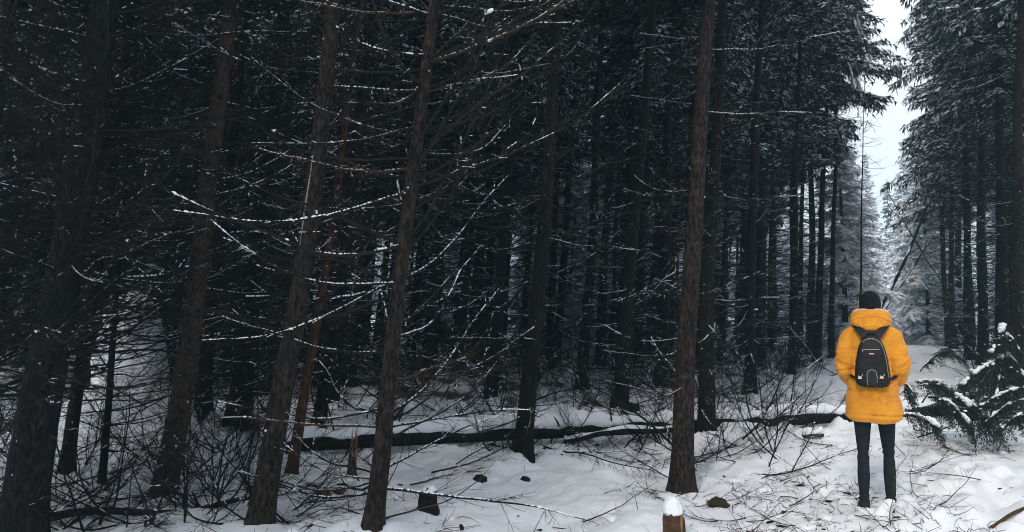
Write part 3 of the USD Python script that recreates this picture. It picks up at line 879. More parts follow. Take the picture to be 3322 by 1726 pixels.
lying_log('fallen_log', 'reddish broken wood lying in the lower right corner', 'log', lifted(3215, 1690, 0.01), lifted(3345, 1682, 0.02), 0.014, 0.012, 'rot', 45, cap=0.0, wob=0.006)
for k, (pa, pb, ra, ya, lab) in enumerate([((3045, 600), (2872, 965), 0.075, 30, 'snow-lined dead trunk leaning left across the far path'),
                                           ((3075, 690), (2900, 960), 0.045, 31, 'second thinner trunk leaning left behind the snow-lined one'),
                                           ((2880, 630), (2985, 800), 0.04, 33, 'thin dead trunk leaning right, crossing the snow-lined trunk')]):
    a, b = at_depth(*pa, ya), at_depth(*pb, ya - 1.0)
    b2 = b + (b - a) * max(0, (b[2] - 0.0) / max(a[2] - b[2], 0.1)) if k < 2 else b + (b - a) * 1.0
    rng = np.random.default_rng(46 + k)
    P = line_between(a, b2, 30, 0.06, rng)
    R = np.linspace(ra * 0.6, ra, 30)
    root = thing('leaning_trunk', lab, 'tree trunk', b2)
    obj('trunk', rough_tube(rng, P - b2, R, 9), M['bark_dark'], root, smooth=60)
    obj('snow', snow_cap(rng, P - b2, R, thick=0.06, gaps=0.25, width=0.9, k=6), M['snow'], root, smooth=True)


def stump(label, px, py, w, h, seed, mat='bark_dark', cap=0.06, jag=0.02, split=False, name='tree_stump'):
    rng = np.random.default_rng(seed)
    b = on_ground(px, py)
    r = w / F * b[1] / 2
    root = thing(name, label, 'stump', b)
    k = 20
    a = np.linspace(0, 2 * np.pi, k, endpoint=False)
    hs = np.array([-0.08, 0.0, 0.03, 0.08, 0.5, 0.9, 1.0])
    rings = []
    for i, q in enumerate(hs):
        z = q * h if q > 0.1 or q <= 0 else q
        if q == -0.08:
            z = -0.08
        rr = r * (1 + 0.45 * math.exp(-max(z, 0) / 0.05) * 0.8) * (1 + 0.12 * np.cos(a * 3 + seed) + 0.10 * np.cos(a * 5 + 2 * seed) + rng.normal(0, 0.05, k))
        zz = np.full(k, z) + (jag * rng.normal(0, 1, k) + 0.06 * h * np.cos(a + seed) if q >= 0.9 else 0)
        rings.append(np.stack([np.cos(a) * rr, np.sin(a) * rr, zz], -1))
    obj('trunk', loft(np.array(rings)), M[mat], root, smooth=40)
    if split:
        q = np.linspace(-0.75, 0.35, 7)
        ring = lambda z, e: np.vstack([np.stack([np.cos(q) * r * e, np.sin(q) * r * e, np.full(7, z)], -1), np.stack([np.cos(q[::-1]) * r * 0.8, np.sin(q[::-1]) * r * 0.8, np.full(7, z)], -1)])
        obj('split_face', loft(np.array([ring(-0.02, 1.16), ring(h * 0.5, 1.10), ring(h * 0.97, 1.07)])), M['wood'], root)
    if cap:
        v, f = blob(rng, (r * 1.0, r * 1.0, cap), 1.0, 3, 0.26, 1.6)
        v[:, 2] = np.where(v[:, 2] < 0, v[:, 2] * 0.35, np.minimum(v[:, 2], cap * (0.75 + 0.25 * np.tanh(v[:, 2] / cap))))
        obj('snow', (v + [0, 0, h + cap * 0.15], f), M['snow'], root, smooth=True)
    return root, b, r


stump('snow-capped stump with a pale split side in front of the sturdy trunk', 2182, 1772, 62, 0.215, 51, 'rot', cap=0.10, split=True)
stump('dark snow-capped stump right of the long-boughed spruce', 1390, 1655, 52, 0.14, 52, 'bark_dark', cap=0.045)
stump('dark mossy stump behind the long log', 1880, 1360, 80, 0.16, 55, 'moss', cap=0.03)
# broken snag with splinters
rng = np.random.default_rng(57)
b = on_ground(1140, 1545)
root = thing('broken_snag', 'splintered pale snag standing in front of the log, left of the long-boughed spruce', 'stump', b)
obj('trunk', rough_tube(rng, np.array([[0, 0, -0.1], [0.002, 0, 0.02], [0.006, 0, 0.12], [0.012, 0, 0.22]]), np.array([0.06, 0.048, 0.042, 0.036]), 12, 0.12), M['rot'], root, smooth=50)
for k in range(7):
    a = k * 0.9
    p = np.array([0.012 + 0.026 * math.cos(a), 0.026 * math.sin(a), 0.16])
    hh = rng.uniform(0.10, 0.27) if k % 3 else 0.30
    obj('splinter', tubes(np.stack([p, p + [0.006, 0, hh * 0.5], p + [0.014, 0, hh]])[None], np.array([[0.015, 0.012, 0.002]]), 5, cap=True), M['wood'], root)
# rotten wood lumps
for k, (px, py, w, lab) in enumerate([(1556, 1556, 0.065, 'dark wood lump breaking through the snow, left of the black spruce foot'), (1704, 1556, 0.05, 'dark wood lump in snow just in front of the black spruce'), (1045, 1612, 0.075, 'reddish rotten wood lump between the two nearest leaning trunks'), (1100, 1606, 0.055, 'smaller rotten wood lump beside the splintered snag'),
                                      (2330, 1625, 0.085, 'mossy root hump at the right foot of the sturdy brown spruce'), (2050, 1338, 0.12, 'dark root plate under the long log')]):
    rng = np.random.default_rng(60 + k)
    b = on_ground(px, py)
    o = obj('moss_hump' if k == 4 else 'wood_lump', blob(rng, (w, w * 0.8, w * 0.62), 1.0, 3, 0.4, 2.2), M['moss' if k == 4 else 'rot' if k in (2, 3) else 'bark_dark'], smooth=True)
    UsdGeom.Xformable(stage.GetPrimAtPath(o.GetPath())).AddTranslateOp().Set(Gf.Vec3d(*map(float, b + [0, 0, 0.01])))
    tag(o, lab, 'moss' if k == 4 else 'dead wood')

rng = np.random.default_rng(66)
b = on_ground(415, 1445)
v, f = blob(rng, (0.46, 0.45, 1.0), 1.0, 4, 0.16, 1.3)  # heap added where a patch of sunlight falls on the snow
v = v + 0.06 * (np.stack([meshkit.fbm(v * 5 + q * 9, 3) for q in range(3)], -1) - 0.5)
m_ = thing('snow_mound', 'tall snow heap added for a sunlit patch between the two leftmost trunks', 'snow', b)
obj('heap', (v + [0, 0, -0.02], f), M['snow'], m_, smooth=True)

# ---------------------------------------------------------------- dead boughs on the snow
def lay_branch(px, py, az, size, label, kind='mid', roll=0.0, pitch=0.0, up=0.02, group=None, brown=False, which=None, name='fallen_branch'):
    rng = np.random.default_rng(int(px * 7 + py * 13))
    b = on_ground(px, py)
    pool = BRANCH[kind]
    path = pool[(which if which is not None else int(rng.integers(len(pool)))) % len(pool)][0] + ('_brown' if brown else '')
    Mx = trs(b[0], b[1], b[2] + up) @ rotz(math.radians(az)) @ roty(-math.radians(pitch)) @ rotx(math.radians(roll)) @ scl(size)
    return instance(name, path, Mx, label=label, cat='branch', group=group)


for args in [
    (1250, 1690, 28, 0.62, 'thick dark bough lying from the long-boughed spruce towards the upper right', 'bare', 10, -6),
    (1890, 1702, 42, 0.50, 'long thin bough lying on snow left of the snow-capped stump', 'bare', 30, -6),
    (1960, 1610, 20, 0.34, 'arched dead bough on the snow left of the sturdy trunk foot', 'mid', 60, 0),
    (1790, 1712, -10, 0.28, 'forked bare stick at the bottom edge under the open snow', 'bare', 0, -6),
    (2330, 1700, 150, 0.36, 'twiggy dead bough heaped beside the snow-capped stump', 'bush_low', 20, 4),
    (2420, 1690, 200, 0.34, 'second twiggy bough heaped right of the snow-capped stump', 'bush_low', -10, 6),
    (2250, 1650, 25, 0.36, 'dead bough fanned out at the foot of the sturdy trunk', 'bush_low', 10, 4),
    (2520, 1490, 160, 0.42, 'bare bough on snow between the sturdy trunk and the person', 'mid', 10, 0),
    (2560, 1650, 35, 0.45, 'dark twiggy bough left of the feet of the person', 'mid', 30, 0),
    (2890, 1725, 70, 0.30, 'drooping twigs in front of the right foot of the person', 'bush_high', 20, 10),
    (2870, 1740, 120, 0.28, 'dark twig fan at the bottom edge below the person', 'bush_high', 0, 12),
    (2950, 1540, -20, 0.36, 'broken dark bough right of the knees of the person', 'mid', 30, 0),
    (2975, 1425, 2, 0.75, 'long straight bough in front of the green brush pile', 'bare', 0, -2),
    (3050, 1640, 30, 0.36, 'arched thin bough on the open snow at the lower right', 'high', 20, -8),
    (3180, 1560, 175, 0.40, 'bare bough at the right below the brush pile', 'mid', 40, 0),
    (3290, 1470, 165, 0.60, 'reddish twiggy bough at the right edge', 'bush_low', 20, 6),
    (2330, 1420, -35, 0.55, 'bough slanting down in front of the long log, right of the sturdy trunk', 'mid', 20, 0),
    (2480, 1330, 35, 0.60, 'dark bough leaning up over the long log', 'mid', 10, 12),
    (2600, 1330, 40, 0.62, 'bough leaning up behind the log beside the person', 'mid', 30, 14),
    (1100, 1600, 160, 0.45, 'twiggy bough between the resin-streaked trunk and the snag', 'bush_low', 10, 8),
    (990, 1640, 20, 0.42, 'dead bough with bent twigs right of the resin-streaked trunk', 'bush_high', 30, 0),
    (880, 1560, 165, 0.5, 'dark bough lying against the resin-streaked trunk', 'bush_low', 10, 10),
    (620, 1500, 10, 0.6, 'dark brush lying right of the brown knotted trunk', 'bush_low', 10, 8),
    (640, 1600, 30, 0.5, 'twigs sprawling right of the brown knotted trunk foot', 'bush_low', 40, 8),
    (300, 1640, 20, 0.6, 'dark brush behind the thin brown log', 'bush_low', 10, 12),
    (200, 1560, 30, 0.7, 'brush of thin twigs between the two leftmost trunks', 'bush_high', 10, 0),
    (430, 1660, 150, 0.5, 'twigs beside the foot of the brown knotted trunk', 'bush_low', 10, 10),
    (1480, 1500, 30, 0.6, 'dark bough leaning up in front of the log, left of the black spruce', 'mid', 10, 14),
    (1330, 1580, 35, 0.7, 'brushy bough right of the long-boughed spruce', 'bush_low', 0, 14),
    (1400, 1540, 25, 0.8, 'dark brushy bough reaching towards the black spruce', 'bush_low', 0, 16),
    (2110, 1500, 175, 0.42, 'twiggy dead bough left of the sturdy trunk', 'bush_low', 0, 6),
    (2240, 1600, -160, 0.34, 'twigs heaped at the left foot of the sturdy trunk', 'bush_low', 20, 8),
    (2290, 1640, -30, 0.34, 'twigs fanned in front of the sturdy trunk towards the right', 'bush_low', -20, 10),
    (870, 1700, 10, 0.42, 'twigs fanned at the foot of the resin-streaked trunk', 'bush_low', 0, 10),
    (800, 1690, 170, 0.40, 'dead twigs left of the foot of the resin-streaked trunk', 'bush_low', 0, 8),
    (1260, 1690, 160, 0.36, 'twigs left of the foot of the long-boughed spruce', 'bush_low', 0, 8),
    (540, 1625, 0, 0.45, 'twigs at the right foot of the brown knotted trunk', 'bush_low', 0, 12),
    (2700, 1450, 150, 0.5, 'dark brush beside the thighs of the person, left', 'bush_low', 0, 10),
    (2660, 1590, 190, 0.34, 'dark twigs left of the left calf of the person', 'bush_low', 10, 4),
    (2480, 1560, 30, 0.36, 'dark twigs on snow halfway between sturdy trunk and person', 'bush_low', 10, 4),
    (3010, 1580, 10, 0.34, 'dark twigs right of the calves of the person', 'bush_low', 10, 4),
    (3120, 1700, 160, 0.36, 'dark twigs on snow at the lower right', 'bush_low', 10, 4),
    (3240, 1610, 20, 0.36, 'dark twigs on snow below the drooping bough at right', 'bush_low', 10, 4),
    (2760, 1725, 30, 0.34, 'dark twigs at the bottom edge below the left foot of the person', 'bush_low', 10, 6),
    (2600, 1715, 150, 0.34, 'dark twigs at the bottom edge left of the person', 'bush_low', 10, 6),
    (2150, 1470, 185, 0.45, 'second twiggy bough left of the sturdy trunk by the thin log', 'bush_low', 0, 10),
]:
    px, py, az, size, lab, kind, roll, pitch = args
    lay_branch(px, py, az, size, lab, kind, roll, pitch, brown=(px % 40 == 10))
rng = np.random.default_rng(81)
for k in range(190):
    y = rng.uniform(7.6, 22)
    x = rng.uniform(-0.72, 0.8) * y
    off = x - PATH_K * y
    if -1.3 < off < 1.5:
        continue
    left = off < 0
    Mx = trs(x, y, float(gz(x, y)) + 0.03) @ rotz(rng.uniform(0, 6.3)) @ roty(-math.radians(rng.uniform(-4, 40))) @ rotx(rng.normal(0, 0.6)) @ scl(rng.uniform(0.6, 1.3))
    kk = ('bush_low', 'mid', 'low', 'bush_high')[k % 4]
    instance('fallen_branch', BRANCH[kk][k % len(BRANCH[kk])][0], Mx, label='dead twiggy bough on snow ' + next(z for q, z in ZONES if px_of(x, y) < q),
             cat='branch', group='dead boughs on the snow ' + next(z for q, z in ZONES if px_of(x, y) < q))
for k in range(16):
    y = rng.uniform(9, 30)
    x = PATH_K * y + rng.uniform(-1.6, 1.8)
    Mx = trs(x, y, float(gz(x, y)) + 0.02) @ rotz(rng.uniform(0, 6.3)) @ rotx(rng.normal(0, 0.5)) @ scl(rng.uniform(0.25, 0.5))
    instance('fallen_branch', BRANCH['bush_low'][k % 8][0], Mx, label='thin dead twigs poking from the snow of the path', cat='branch', group='dead twigs on the snowy path')

# undergrowth of dead twigs under the trees: a tangle nobody could count
rng = np.random.default_rng(82)
pi = UsdGeom.PointInstancer.Define(stage, '/World/dead_undergrowth')
tag(pi.GetPrim(), 'tangle of dead twigs covering the forest floor', 'undergrowth', kind='stuff')
protos = []
for c in range(8):
    w_, s_ = dead_branch(np.random.default_rng(2000 + c), rng.uniform(-4, 30), rng.uniform(5, 40), 1.2, 26, 3, r0=0.007, snow=0.22)
    q = UsdGeom.Xform.Define(stage, f'/World/dead_undergrowth/twig_kind_{c}')
    usdkit.mesh(stage, f'/World/dead_undergrowth/twig_kind_{c}/wood', w_.mesh(), M['twig'])
    usdkit.mesh(stage, f'/World/dead_undergrowth/twig_kind_{c}/snow', s_.mesh(), M['snow'], True)
    protos.append(q.GetPath())
pi.CreatePrototypesRel().SetTargets(protos)
pos, rot, sca = [], [], []
while len(pos) < 1650:
    y = 5.0 + 20 * rng.random() ** 1.25
    x = rng.uniform(-0.8, 0.85) * y
    off = x - PATH_K * y
    if -2.0 < off < 1.9 and not (y < 9.5 and off < -1.0):
        continue
    if y < 6.6 and px_of(x, y) > 1000:
        continue
    if y < 7.4 and -0.9 < x < 1.2:
        continue
    if float(meshkit.fbm(np.array([x * 0.9, y * 0.9, 7.0]), 3, 35)) < 0.40:
        continue
    pos.append((x, y, float(gz(x, y)) - 0.01))
    r_ = Gf.Rotation(Gf.Vec3d(0, 1, 0), -rng.uniform(-3, 42)) * Gf.Rotation(Gf.Vec3d(0, 0, 1), rng.uniform(0, 360))
    qd = r_.GetQuat()
    rot.append(Gf.Quath(float(qd.GetReal()), *[float(k) for k in qd.GetImaginary()]))
    sca.append(rng.uniform(0.4, 1.0))
pi.CreatePositionsAttr(Vt.Vec3fArray([Gf.Vec3f(*map(float, q)) for q in pos]))
pi.CreateOrientationsAttr(Vt.QuathArray(rot))
pi.CreateScalesAttr(Vt.Vec3fArray([Gf.Vec3f(q, q, q) for q in sca]))
pi.CreateProtoIndicesAttr(Vt.IntArray([int(q) for q in rng.integers(0, 8, len(pos))]))

# uncountable small litter
rng = np.random.default_rng(83)
P, R = [], []
CL = []
while len(CL) < 520:
    y = 3.7 + 9.0 * rng.random() ** 1.35
    x = rng.uniform(-0.85, 0.85) * y
    pr = float(meshkit.fbm(np.array([x * 0.8, y * 0.8, 3.0]), 3, 31))
    open_snow = math.exp(-(((x - ground_ray(1600, 1640)[0]) / 0.8) ** 2 + ((y - 5.4) / 0.9) ** 2))
    if rng.random() < (pr - 0.30) * 3.2 - open_snow:
        CL.append((x, y, rng.uniform(0.05, 0.28), rng.uniform(0, 6.3)))
for x0, y0, w, az in CL:
    for _ in range(int(rng.integers(6, 40))):
        x, y = x0 + rng.normal(0, w), y0 + rng.normal(0, w)
        ln = min(0.55, 0.05 * math.exp(rng.normal(0.2, 0.75)))
        a = az + rng.normal(0, 0.9)
        e = abs(rng.normal(0.2, 0.4))
        d = np.array([math.cos(a) * math.cos(e), math.sin(a) * math.cos(e), math.sin(e)])
        s = np.linspace(0, 1, 4)[:, None]
        bend = np.array([rng.normal(0, .45), rng.normal(0, .45), rng.normal(-0.35, 0.45)])
        q = np.array([x, y, float(gz(x, y)) + rng.uniform(-0.012, 0.006)]) + d * ln * s + bend * ln * s * s + rng.normal(0, 0.02, (4, 3)) * ln
        P.append(q)
        R.append(np.array([1, 0.9, 0.75, 0.4]) * rng.uniform(0.0010, 0.0024) * (1 + 4 * ln))
tag(obj('twig_litter', tubes(np.array(P), np.array(R), 3), M['twig_brown']), 'small twigs and stalks poking out of the snow', 'twigs', kind='stuff')
G = Geo()
for k in range(600):
    y = 3.6 + 8 * rng.random() ** 1.3
    x = rng.uniform(-0.85, 0.85) * y
    pr = float(meshkit.fbm(np.array([x * 0.8, y * 0.8, 3.0]), 3, 31))
    if rng.random() > (pr - 0.36) * 3.0:
        continue
    w = 0.006 + 0.022 * rng.random() ** 2
    G.add(blob(rng, (w * rng.uniform(1, 2.5), w * 0.7, w * 0.4), 1.0, 1, 0.8, 2.5), trs(x, y, float(gz(x, y)) + 0.003) @ rotz(rng.uniform(0, 6)))
tag(obj('bark_litter', G.mesh(), M['bark_brown']), 'crumbs of bark and cones lying on the snow', 'bark', kind='stuff')
G = Geo()
for k in range(900):
    y = 3.7 + 8 * rng.random() ** 1.3
    x = rng.uniform(-0.8, 0.8) * y
    pr = float(meshkit.fbm(np.array([x * 0.8, y * 0.8, 3.0]), 3, 31))
    if rng.random() > (pr - 0.38) * 3.2:
        continue
    w = 0.012 + 0.05 * rng.random() ** 2
    G.add(blob(rng, (w * 1.4, w, w * 0.45), 1.0, 1 if w < 0.025 else 2, 0.5, 1.5), trs(x, y, float(gz(x, y)) + w * 0.1) @ rotz(rng.uniform(0, 6)))
tag(obj('snow_lumps', G.mesh(), M['snow'], smooth=True), 'small lumps of fallen snow strewn over the ground', 'snow', kind='stuff')


# ---------------------------------------------------------------- green brush at the right
def hung_bough(rng, P, hang, snow_w, dens=110, needles=0.034):
    """A bough along P whose needled twigs hang down, with a ridge of snow on top."""
    n = len(P)
    T = unit(np.gradient(P, axis=0))
    ln = np.linalg.norm(P[-1] - P[0])
    wood = Geo().add(tubes(P[None], np.linspace(0.011, 0.004, n)[None], 5))
    leaf, white = Geo(), Geo()
    k = int(dens * ln)
    t = rng.uniform(0.05, 1, k)
    i = np.clip((t * (n - 1)).astype(int), 0, n - 2)
    p0 = P[i] + (P[i + 1] - P[i]) * (t * (n - 1) - i)[:, None]
    side = unit(np.cross(T[i], [0, 0, 1.0])) * rng.normal(0, 1, (k, 1))
    L_ = hang * rng.uniform(0.25, 1, (k, 1))
    d = unit(side * 0.7 + T[i] * 0.5 + np.array([0, 0, -0.5]))
    s = np.linspace(0, 1, 6)[None, :, None]
    tw = p0[:, None] + d[:, None] * L_[:, None] * s + np.array([0, 0, -0.5]) * L_[:, None] * s * s
    wood.add(tubes(tw[:, ::2][:, :3], np.full((k, 3), 0.002), 3))
    c = np.repeat(tw.reshape(-1, 3), 7, 0) + rng.normal(0, 0.012, (k * 42, 3))
    dd = np.repeat(unit(np.gradient(tw, axis=1)).reshape(-1, 3), 7, 0)
    dirn = unit(dd + rng.normal(0, 0.6, dd.shape))
    lat = unit(np.cross(dirn, rng.normal(0, 1, dd.shape)))
    bl = needles * rng.uniform(0.6, 1.3, (len(c), 1))
    wd = bl * 0.13
    v = np.stack([c, c + dirn * bl * 0.5 + lat * wd, c + dirn * bl, c + dirn * bl * 0.5 - lat * wd], 1).reshape(-1, 3)
    f = (np.arange(len(c))[:, None, None] * 4 + np.array([[0, 1, 2], [0, 2, 3]])[None]).reshape(-1, 3)
    leaf.add((v, f))
    m = n * 3
    u = np.linspace(0, n - 1, m)
    Q = np.stack([np.interp(u, np.arange(n), P[:, q]) for q in range(3)], -1)
    w = snow_w * 0.72 * np.clip((meshkit.fbm(Q * 7 + rng.random(3) * 20, 3) - 0.36) * 3.6, 0.02, 1.5)
    Q[:, 2] += w * 0.35 + 0.005
    v, f = tubes(Q[None], w[None], 8, cap=True)
    v = v + (np.stack([meshkit.fbm(v * 30 + q * 17, 2) for q in range(3)], -1) - 0.5) * snow_w * 0.9
    white.add((v, f))
    for _ in range(int(14 * ln)):
        q = int(rng.integers(m))
        z = snow_w * rng.uniform(0.1, 0.32)
        white.add(blob(rng, (z * rng.uniform(1, 2), z, z * 0.7), 1.0, 2, 0.45), rotz(0) @ trs(*(Q[q] + rng.normal(0, 0.05, 3) * [1, 1, 0.4])))
    return wood, leaf, white


def arc(a, b, lift, n=14, side=0.0):
    s = np.linspace(0, 1, n)[:, None]
    P = np.asarray(a) * (1 - s) + np.asarray(b) * s
    P[:, 2] += lift * np.sin(s[:, 0] * np.pi) ** 0.9
    return P


def bough_thing(name, label, cat, specs, seed, group=None):
    rng = np.random.default_rng(seed)
    o = np.array(specs[0][0])
    root = thing(name, label, cat, o, group)
    for a, b, lift, hang, sw, dens in specs:
        w, l, s = hung_bough(rng, arc(np.array(a) - o, np.array(b) - o, lift), hang, sw, dens)
        br = obj('bough', w.mesh(), M['twig'], root)
        obj('needles', l.mesh(), M['needle'], br, kind='stuff')
        obj('snow', s.mesh(), M['snow'], br, smooth=True, kind='stuff')
    return root


D = lambda px, py, y: at_depth(px, py, y)
bough_thing('fallen_spruce_top', 'green fallen spruce top with hanging needles and snow, right behind the person', 'fallen tree', [
    (D(2985, 1250, 8.0), D(3150, 1325, 7.8), 0.10, 0.26, 0.045, 110),
    (D(2950, 1330, 7.8), D(3140, 1330, 7.8), 0.06, 0.30, 0.04, 110),
    (D(3010, 1290, 7.6), D(3160, 1400, 7.4), 0.12, 0.25, 0.04, 100),
    (D(2930, 1345, 7.4), D(3050, 1390, 7.2), 0.05, 0.2, 0.03, 90),
    (D(3090, 1290, 8.0), D(3240, 1400, 7.5), 0.10, 0.28, 0.045, 100),
    (D(2970, 1240, 8.4), D(3090, 1260, 8.3), 0.05, 0.16, 0.06, 60)], 91)
bough_thing('young_spruce', 'young green spruce bowed under snow at the right edge', 'tree', [
    (D(3260, 1155, 10.1), D(3120, 1250, 9.5), 0.05, 0.36, 0.055, 120),
    (D(3265, 1145, 10.1), D(3340, 1245, 9.7), 0.06, 0.36, 0.05, 110),
    (D(3260, 1085, 10.1), D(3215, 1145, 9.9), 0.04, 0.22, 0.05, 90),
    (D(3255, 1060, 10.1), D(3240, 1100, 10.0), 0.02, 0.18, 0.06, 90),
    (D(3265, 1085, 10.1), D(3310, 1140, 9.9), 0.04, 0.24, 0.05, 90),
    (D(3255, 1175, 10.2), D(3160, 1285, 9.7), 0.10, 0.40, 0.03, 120),
    (D(3250, 1195, 10.2), D(3230, 1315, 9.5), 0.08, 0.40, 0.03, 110),
    (D(3262, 1315, 10.3), D(3256, 1055, 10.1), 0.0, 0.18, 0.01, 60)], 92)
bough_thing('spruce_bough', 'big drooping green bough with snow along its top at the lower right edge', 'branch', [
    (D(3350, 1255, 7.8), D(3180, 1318, 7.6), 0.05, 0.30, 0.03, 120), (D(3345, 1300, 7.7), D(3200, 1370, 7.5), 0.08, 0.26, 0.03, 100), (D(3370, 1330, 7.4), D(3250, 1390, 7.2), 0.05, 0.2, 0.03, 80)], 93)
bough_thing('spruce_bough', 'arched sparse bough bent to the snow beside the far path, right of the person', 'branch', [
    (D(2985, 1205, 11.0), D(3130, 1170, 11.0), 0.22, 0.16, 0.012, 50), (D(3000, 1195, 11.4), D(3110, 1150, 11.4), 0.20, 0.14, 0.012, 45)], 94)
bough_thing('spruce_bough', 'small green sprig hanging beside the right elbow of the person', 'branch', [
    (D(2925, 1245, 6.6), D(2965, 1275, 6.5), 0.03, 0.12, 0.012, 70), (D(2930, 1270, 6.6), D(2975, 1310, 6.5), 0.02, 0.12, 0.012, 60)], 95)
# drooping boughs high over the ride
for k, (px, py, dx, y, lab) in enumerate([(2725, -10, 75, 19, 'topmost'), (2740, 60, 85, 19.5, 'longest'), (2725, 180, 70, 19.3, 'lowest')]):
    bough_thing('spruce_bough', f'{lab} of the drooping live boughs hanging into the sky gap from the left', 'branch',
                [(D(px + 12 * q, py + 14 * q, y + 0.7 * q - 0.7), D(px + dx - 20 * abs(q - 1), py + 110 + 25 * q, y + 1.0 * q - 1), 0.35, 0.75, 0.05, 46) for q in range(3)], 100 + k)

# snow clump on a twig in front of the right foot
rng = np.random.default_rng(97)
b = on_ground(2880, 1690)
q0, q1 = D(2836, 1690, b[1] + 0.1), D(2900, 1622, b[1] + 0.16)
v, f = tubes(line_between(q0, q1, 10, 0.004, rng)[None], np.array([[0.034, 0.040, 0.044, 0.046, 0.046, 0.045, 0.044, 0.041, 0.033, 0.013]]), 14, cap=True)
v = v + (meshkit.fbm(v * 10, 2)[:, None] - 0.5) * 0.012
root = thing('snow_clump', 'fat clump of snow on a bent twig hiding the right shoe of the person', 'snow', b)
obj('clump', (v - b, f), M['snow'], root, smooth=True)
obj('twig', tubes(line_between(D(2855, 1720, b[1]), q1, 8, 0.01, rng)[None] - b + [0.02, 0, -0.03], np.full((1, 8), 0.007), 5, cap=True), M['twig'], root)

# ---------------------------------------------------------------- the person
M['jacket'] = simple('yellow_jacket_cloth', (0.60, 0.228, 0.014), (0.76, 0.317, 0.023), scale=9.0, rough=0.72, bump=0.35, bscale=240.0, spec=0.25, sheen=0.12)
M['fleece'] = simple('pale_fleece', (0.60, 0.52, 0.48), (0.78, 0.70, 0.66), scale=60.0, rough=0.95, bump=0.8, bscale=260.0)
M['jeans'] = simple('dark_denim', (0.008, 0.012, 0.016), (0.017, 0.025, 0.032), scale=24.0, rough=0.9, bump=0.25, bscale=420.0)
M['black_cloth'] = simple('black_nylon', (0.003, 0.0035, 0.005), (0.008, 0.009, 0.011), scale=30.0, rough=0.6, bump=0.2, bscale=420.0, spec=0.3)
M['grey_cloth'] = simple('dark_grey_pocket', (0.016, 0.018, 0.021), (0.026, 0.029, 0.033), scale=30.0, rough=0.7, bump=0.3, bscale=420.0)
M['knit'] = simple('black_knit', (0.004, 0.005, 0.007), (0.011, 0.013, 0.017), scale=60.0, rough=0.95, bump=0.6, bscale=330.0)
M['skin'] = simple('skin', (0.50, 0.28, 0.20), (0.60, 0.36, 0.27), scale=14.0, rough=0.55)
M['zip'] = usdkit.material(stage, L + 'zip_metal', {'p': ('principled_bsdf', {'base_color': (0.42, 0.42, 0.41), 'metallic': 0.4, 'roughness': 0.4})}, surface='p.BSDF')
M['pink'] = usdkit.material(stage, L + 'pale_rose_metal', {'p': ('principled_bsdf', {'base_color': (0.72, 0.52, 0.44), 'metallic': 0.2, 'roughness': 0.4})}, surface='p.BSDF')
M['boot'] = simple('dark_boot', (0.010, 0.010, 0.011), (0.022, 0.020, 0.019), scale=20.0, rough=0.7)

yaw = math.atan2(PERSON[0], PERSON[1])
PM = trs(PERSON[0], PERSON[1], -0.005) @ rotz(-yaw)
person = thing('person', 'person seen from behind in a yellow hooded puffer jacket, black cap and dark jeans', 'person', matrix=PM)


def solid(mesh):
    v, f = (mesh.vertices, mesh.faces) if hasattr(mesh, 'vertices') else mesh
    t = trimesh.Trimesh(v, f, process=False)
    if t.volume < 0:
        f = np.asarray(f)[:, ::-1]
    return m3.Manifold(m3.Mesh(np.ascontiguousarray(v, np.float32), np.ascontiguousarray(f, np.uint32)))


def ball(c, r, seg=20):
    r = np.broadcast_to(r, 3)
    return m3.Manifold.sphere(1.0, seg).scale([float(q) for q in r]).translate([float(q) for q in c])


def chain(pts, rad, seg=16):
    out = None
    bs = [ball(p, r, seg) for p, r in zip(pts, rad)]
    for a, b in zip(bs[:-1], bs[1:]):
        h = m3.Manifold.batch_hull([a, b])
        out = h if out is None else out + h
    return out


def to_tri(man, edge=None, smooth=6):
    if edge:
        man = man.refine_to_length(edge)
    m = man.to_mesh()
    t = trimesh.Trimesh(np.array(m.vert_properties[:, :3], float), np.array(m.tri_verts), process=True)
    if smooth:
        trimesh.smoothing.filter_taubin(t, iterations=smooth)
    return t


# body: head, neck, trunk, arms, hands and legs in one surface
head = ball((0, 0.012, 1.605), (0.076, 0.094, 0.108), 28) + m3.Manifold.batch_hull([ball((0, 0.055, 1.545), (0.045, 0.045, 0.035)), ball((0, 0.02, 1.57), (0.062, 0.07, 0.05)), ball((0, 0.085, 1.515), (0.022, 0.02, 0.016))])
head += m3.Manifold.batch_hull([ball((0, 0.104, 1.62), 0.010), ball((0, 0.126, 1.578), 0.012), ball((0, 0.10, 1.565), (0.02, 0.012, 0.008))])
head += ball((0, 0.103, 1.543), (0.024, 0.010, 0.009))
for s in (-1, 1):
    head += m3.Manifold.batch_hull([ball((s * 0.076, 0.005, 1.62), (0.008, 0.02, 0.016)), ball((s * 0.074, 0.01, 1.585), (0.007, 0.012, 0.012))])
    head += m3.Manifold.batch_hull([ball((s * 0.018, 0.094, 1.632), (0.012, 0.012, 0.007)), ball((s * 0.05, 0.078, 1.630), (0.012, 0.012, 0.007))])
body = head + chain([(0, -0.01, 1.54), (0, -0.02, 1.44), (0, -0.015, 1.40)], [0.052, 0.056, 0.08])
body += m3.Manifold.batch_hull([ball((0.11, 0, 1.36), 0.05), ball((-0.11, 0, 1.36), 0.05), ball((0.09, 0, 1.15), 0.06), ball((-0.09, 0, 1.15), 0.06)])
body += m3.Manifold.batch_hull([ball((0.09, 0, 1.15), 0.06), ball((-0.09, 0, 1.15), 0.06), ball((0.085, 0, 0.88), 0.065), ball((-0.085, 0, 0.88), 0.065)])
ARM = {}
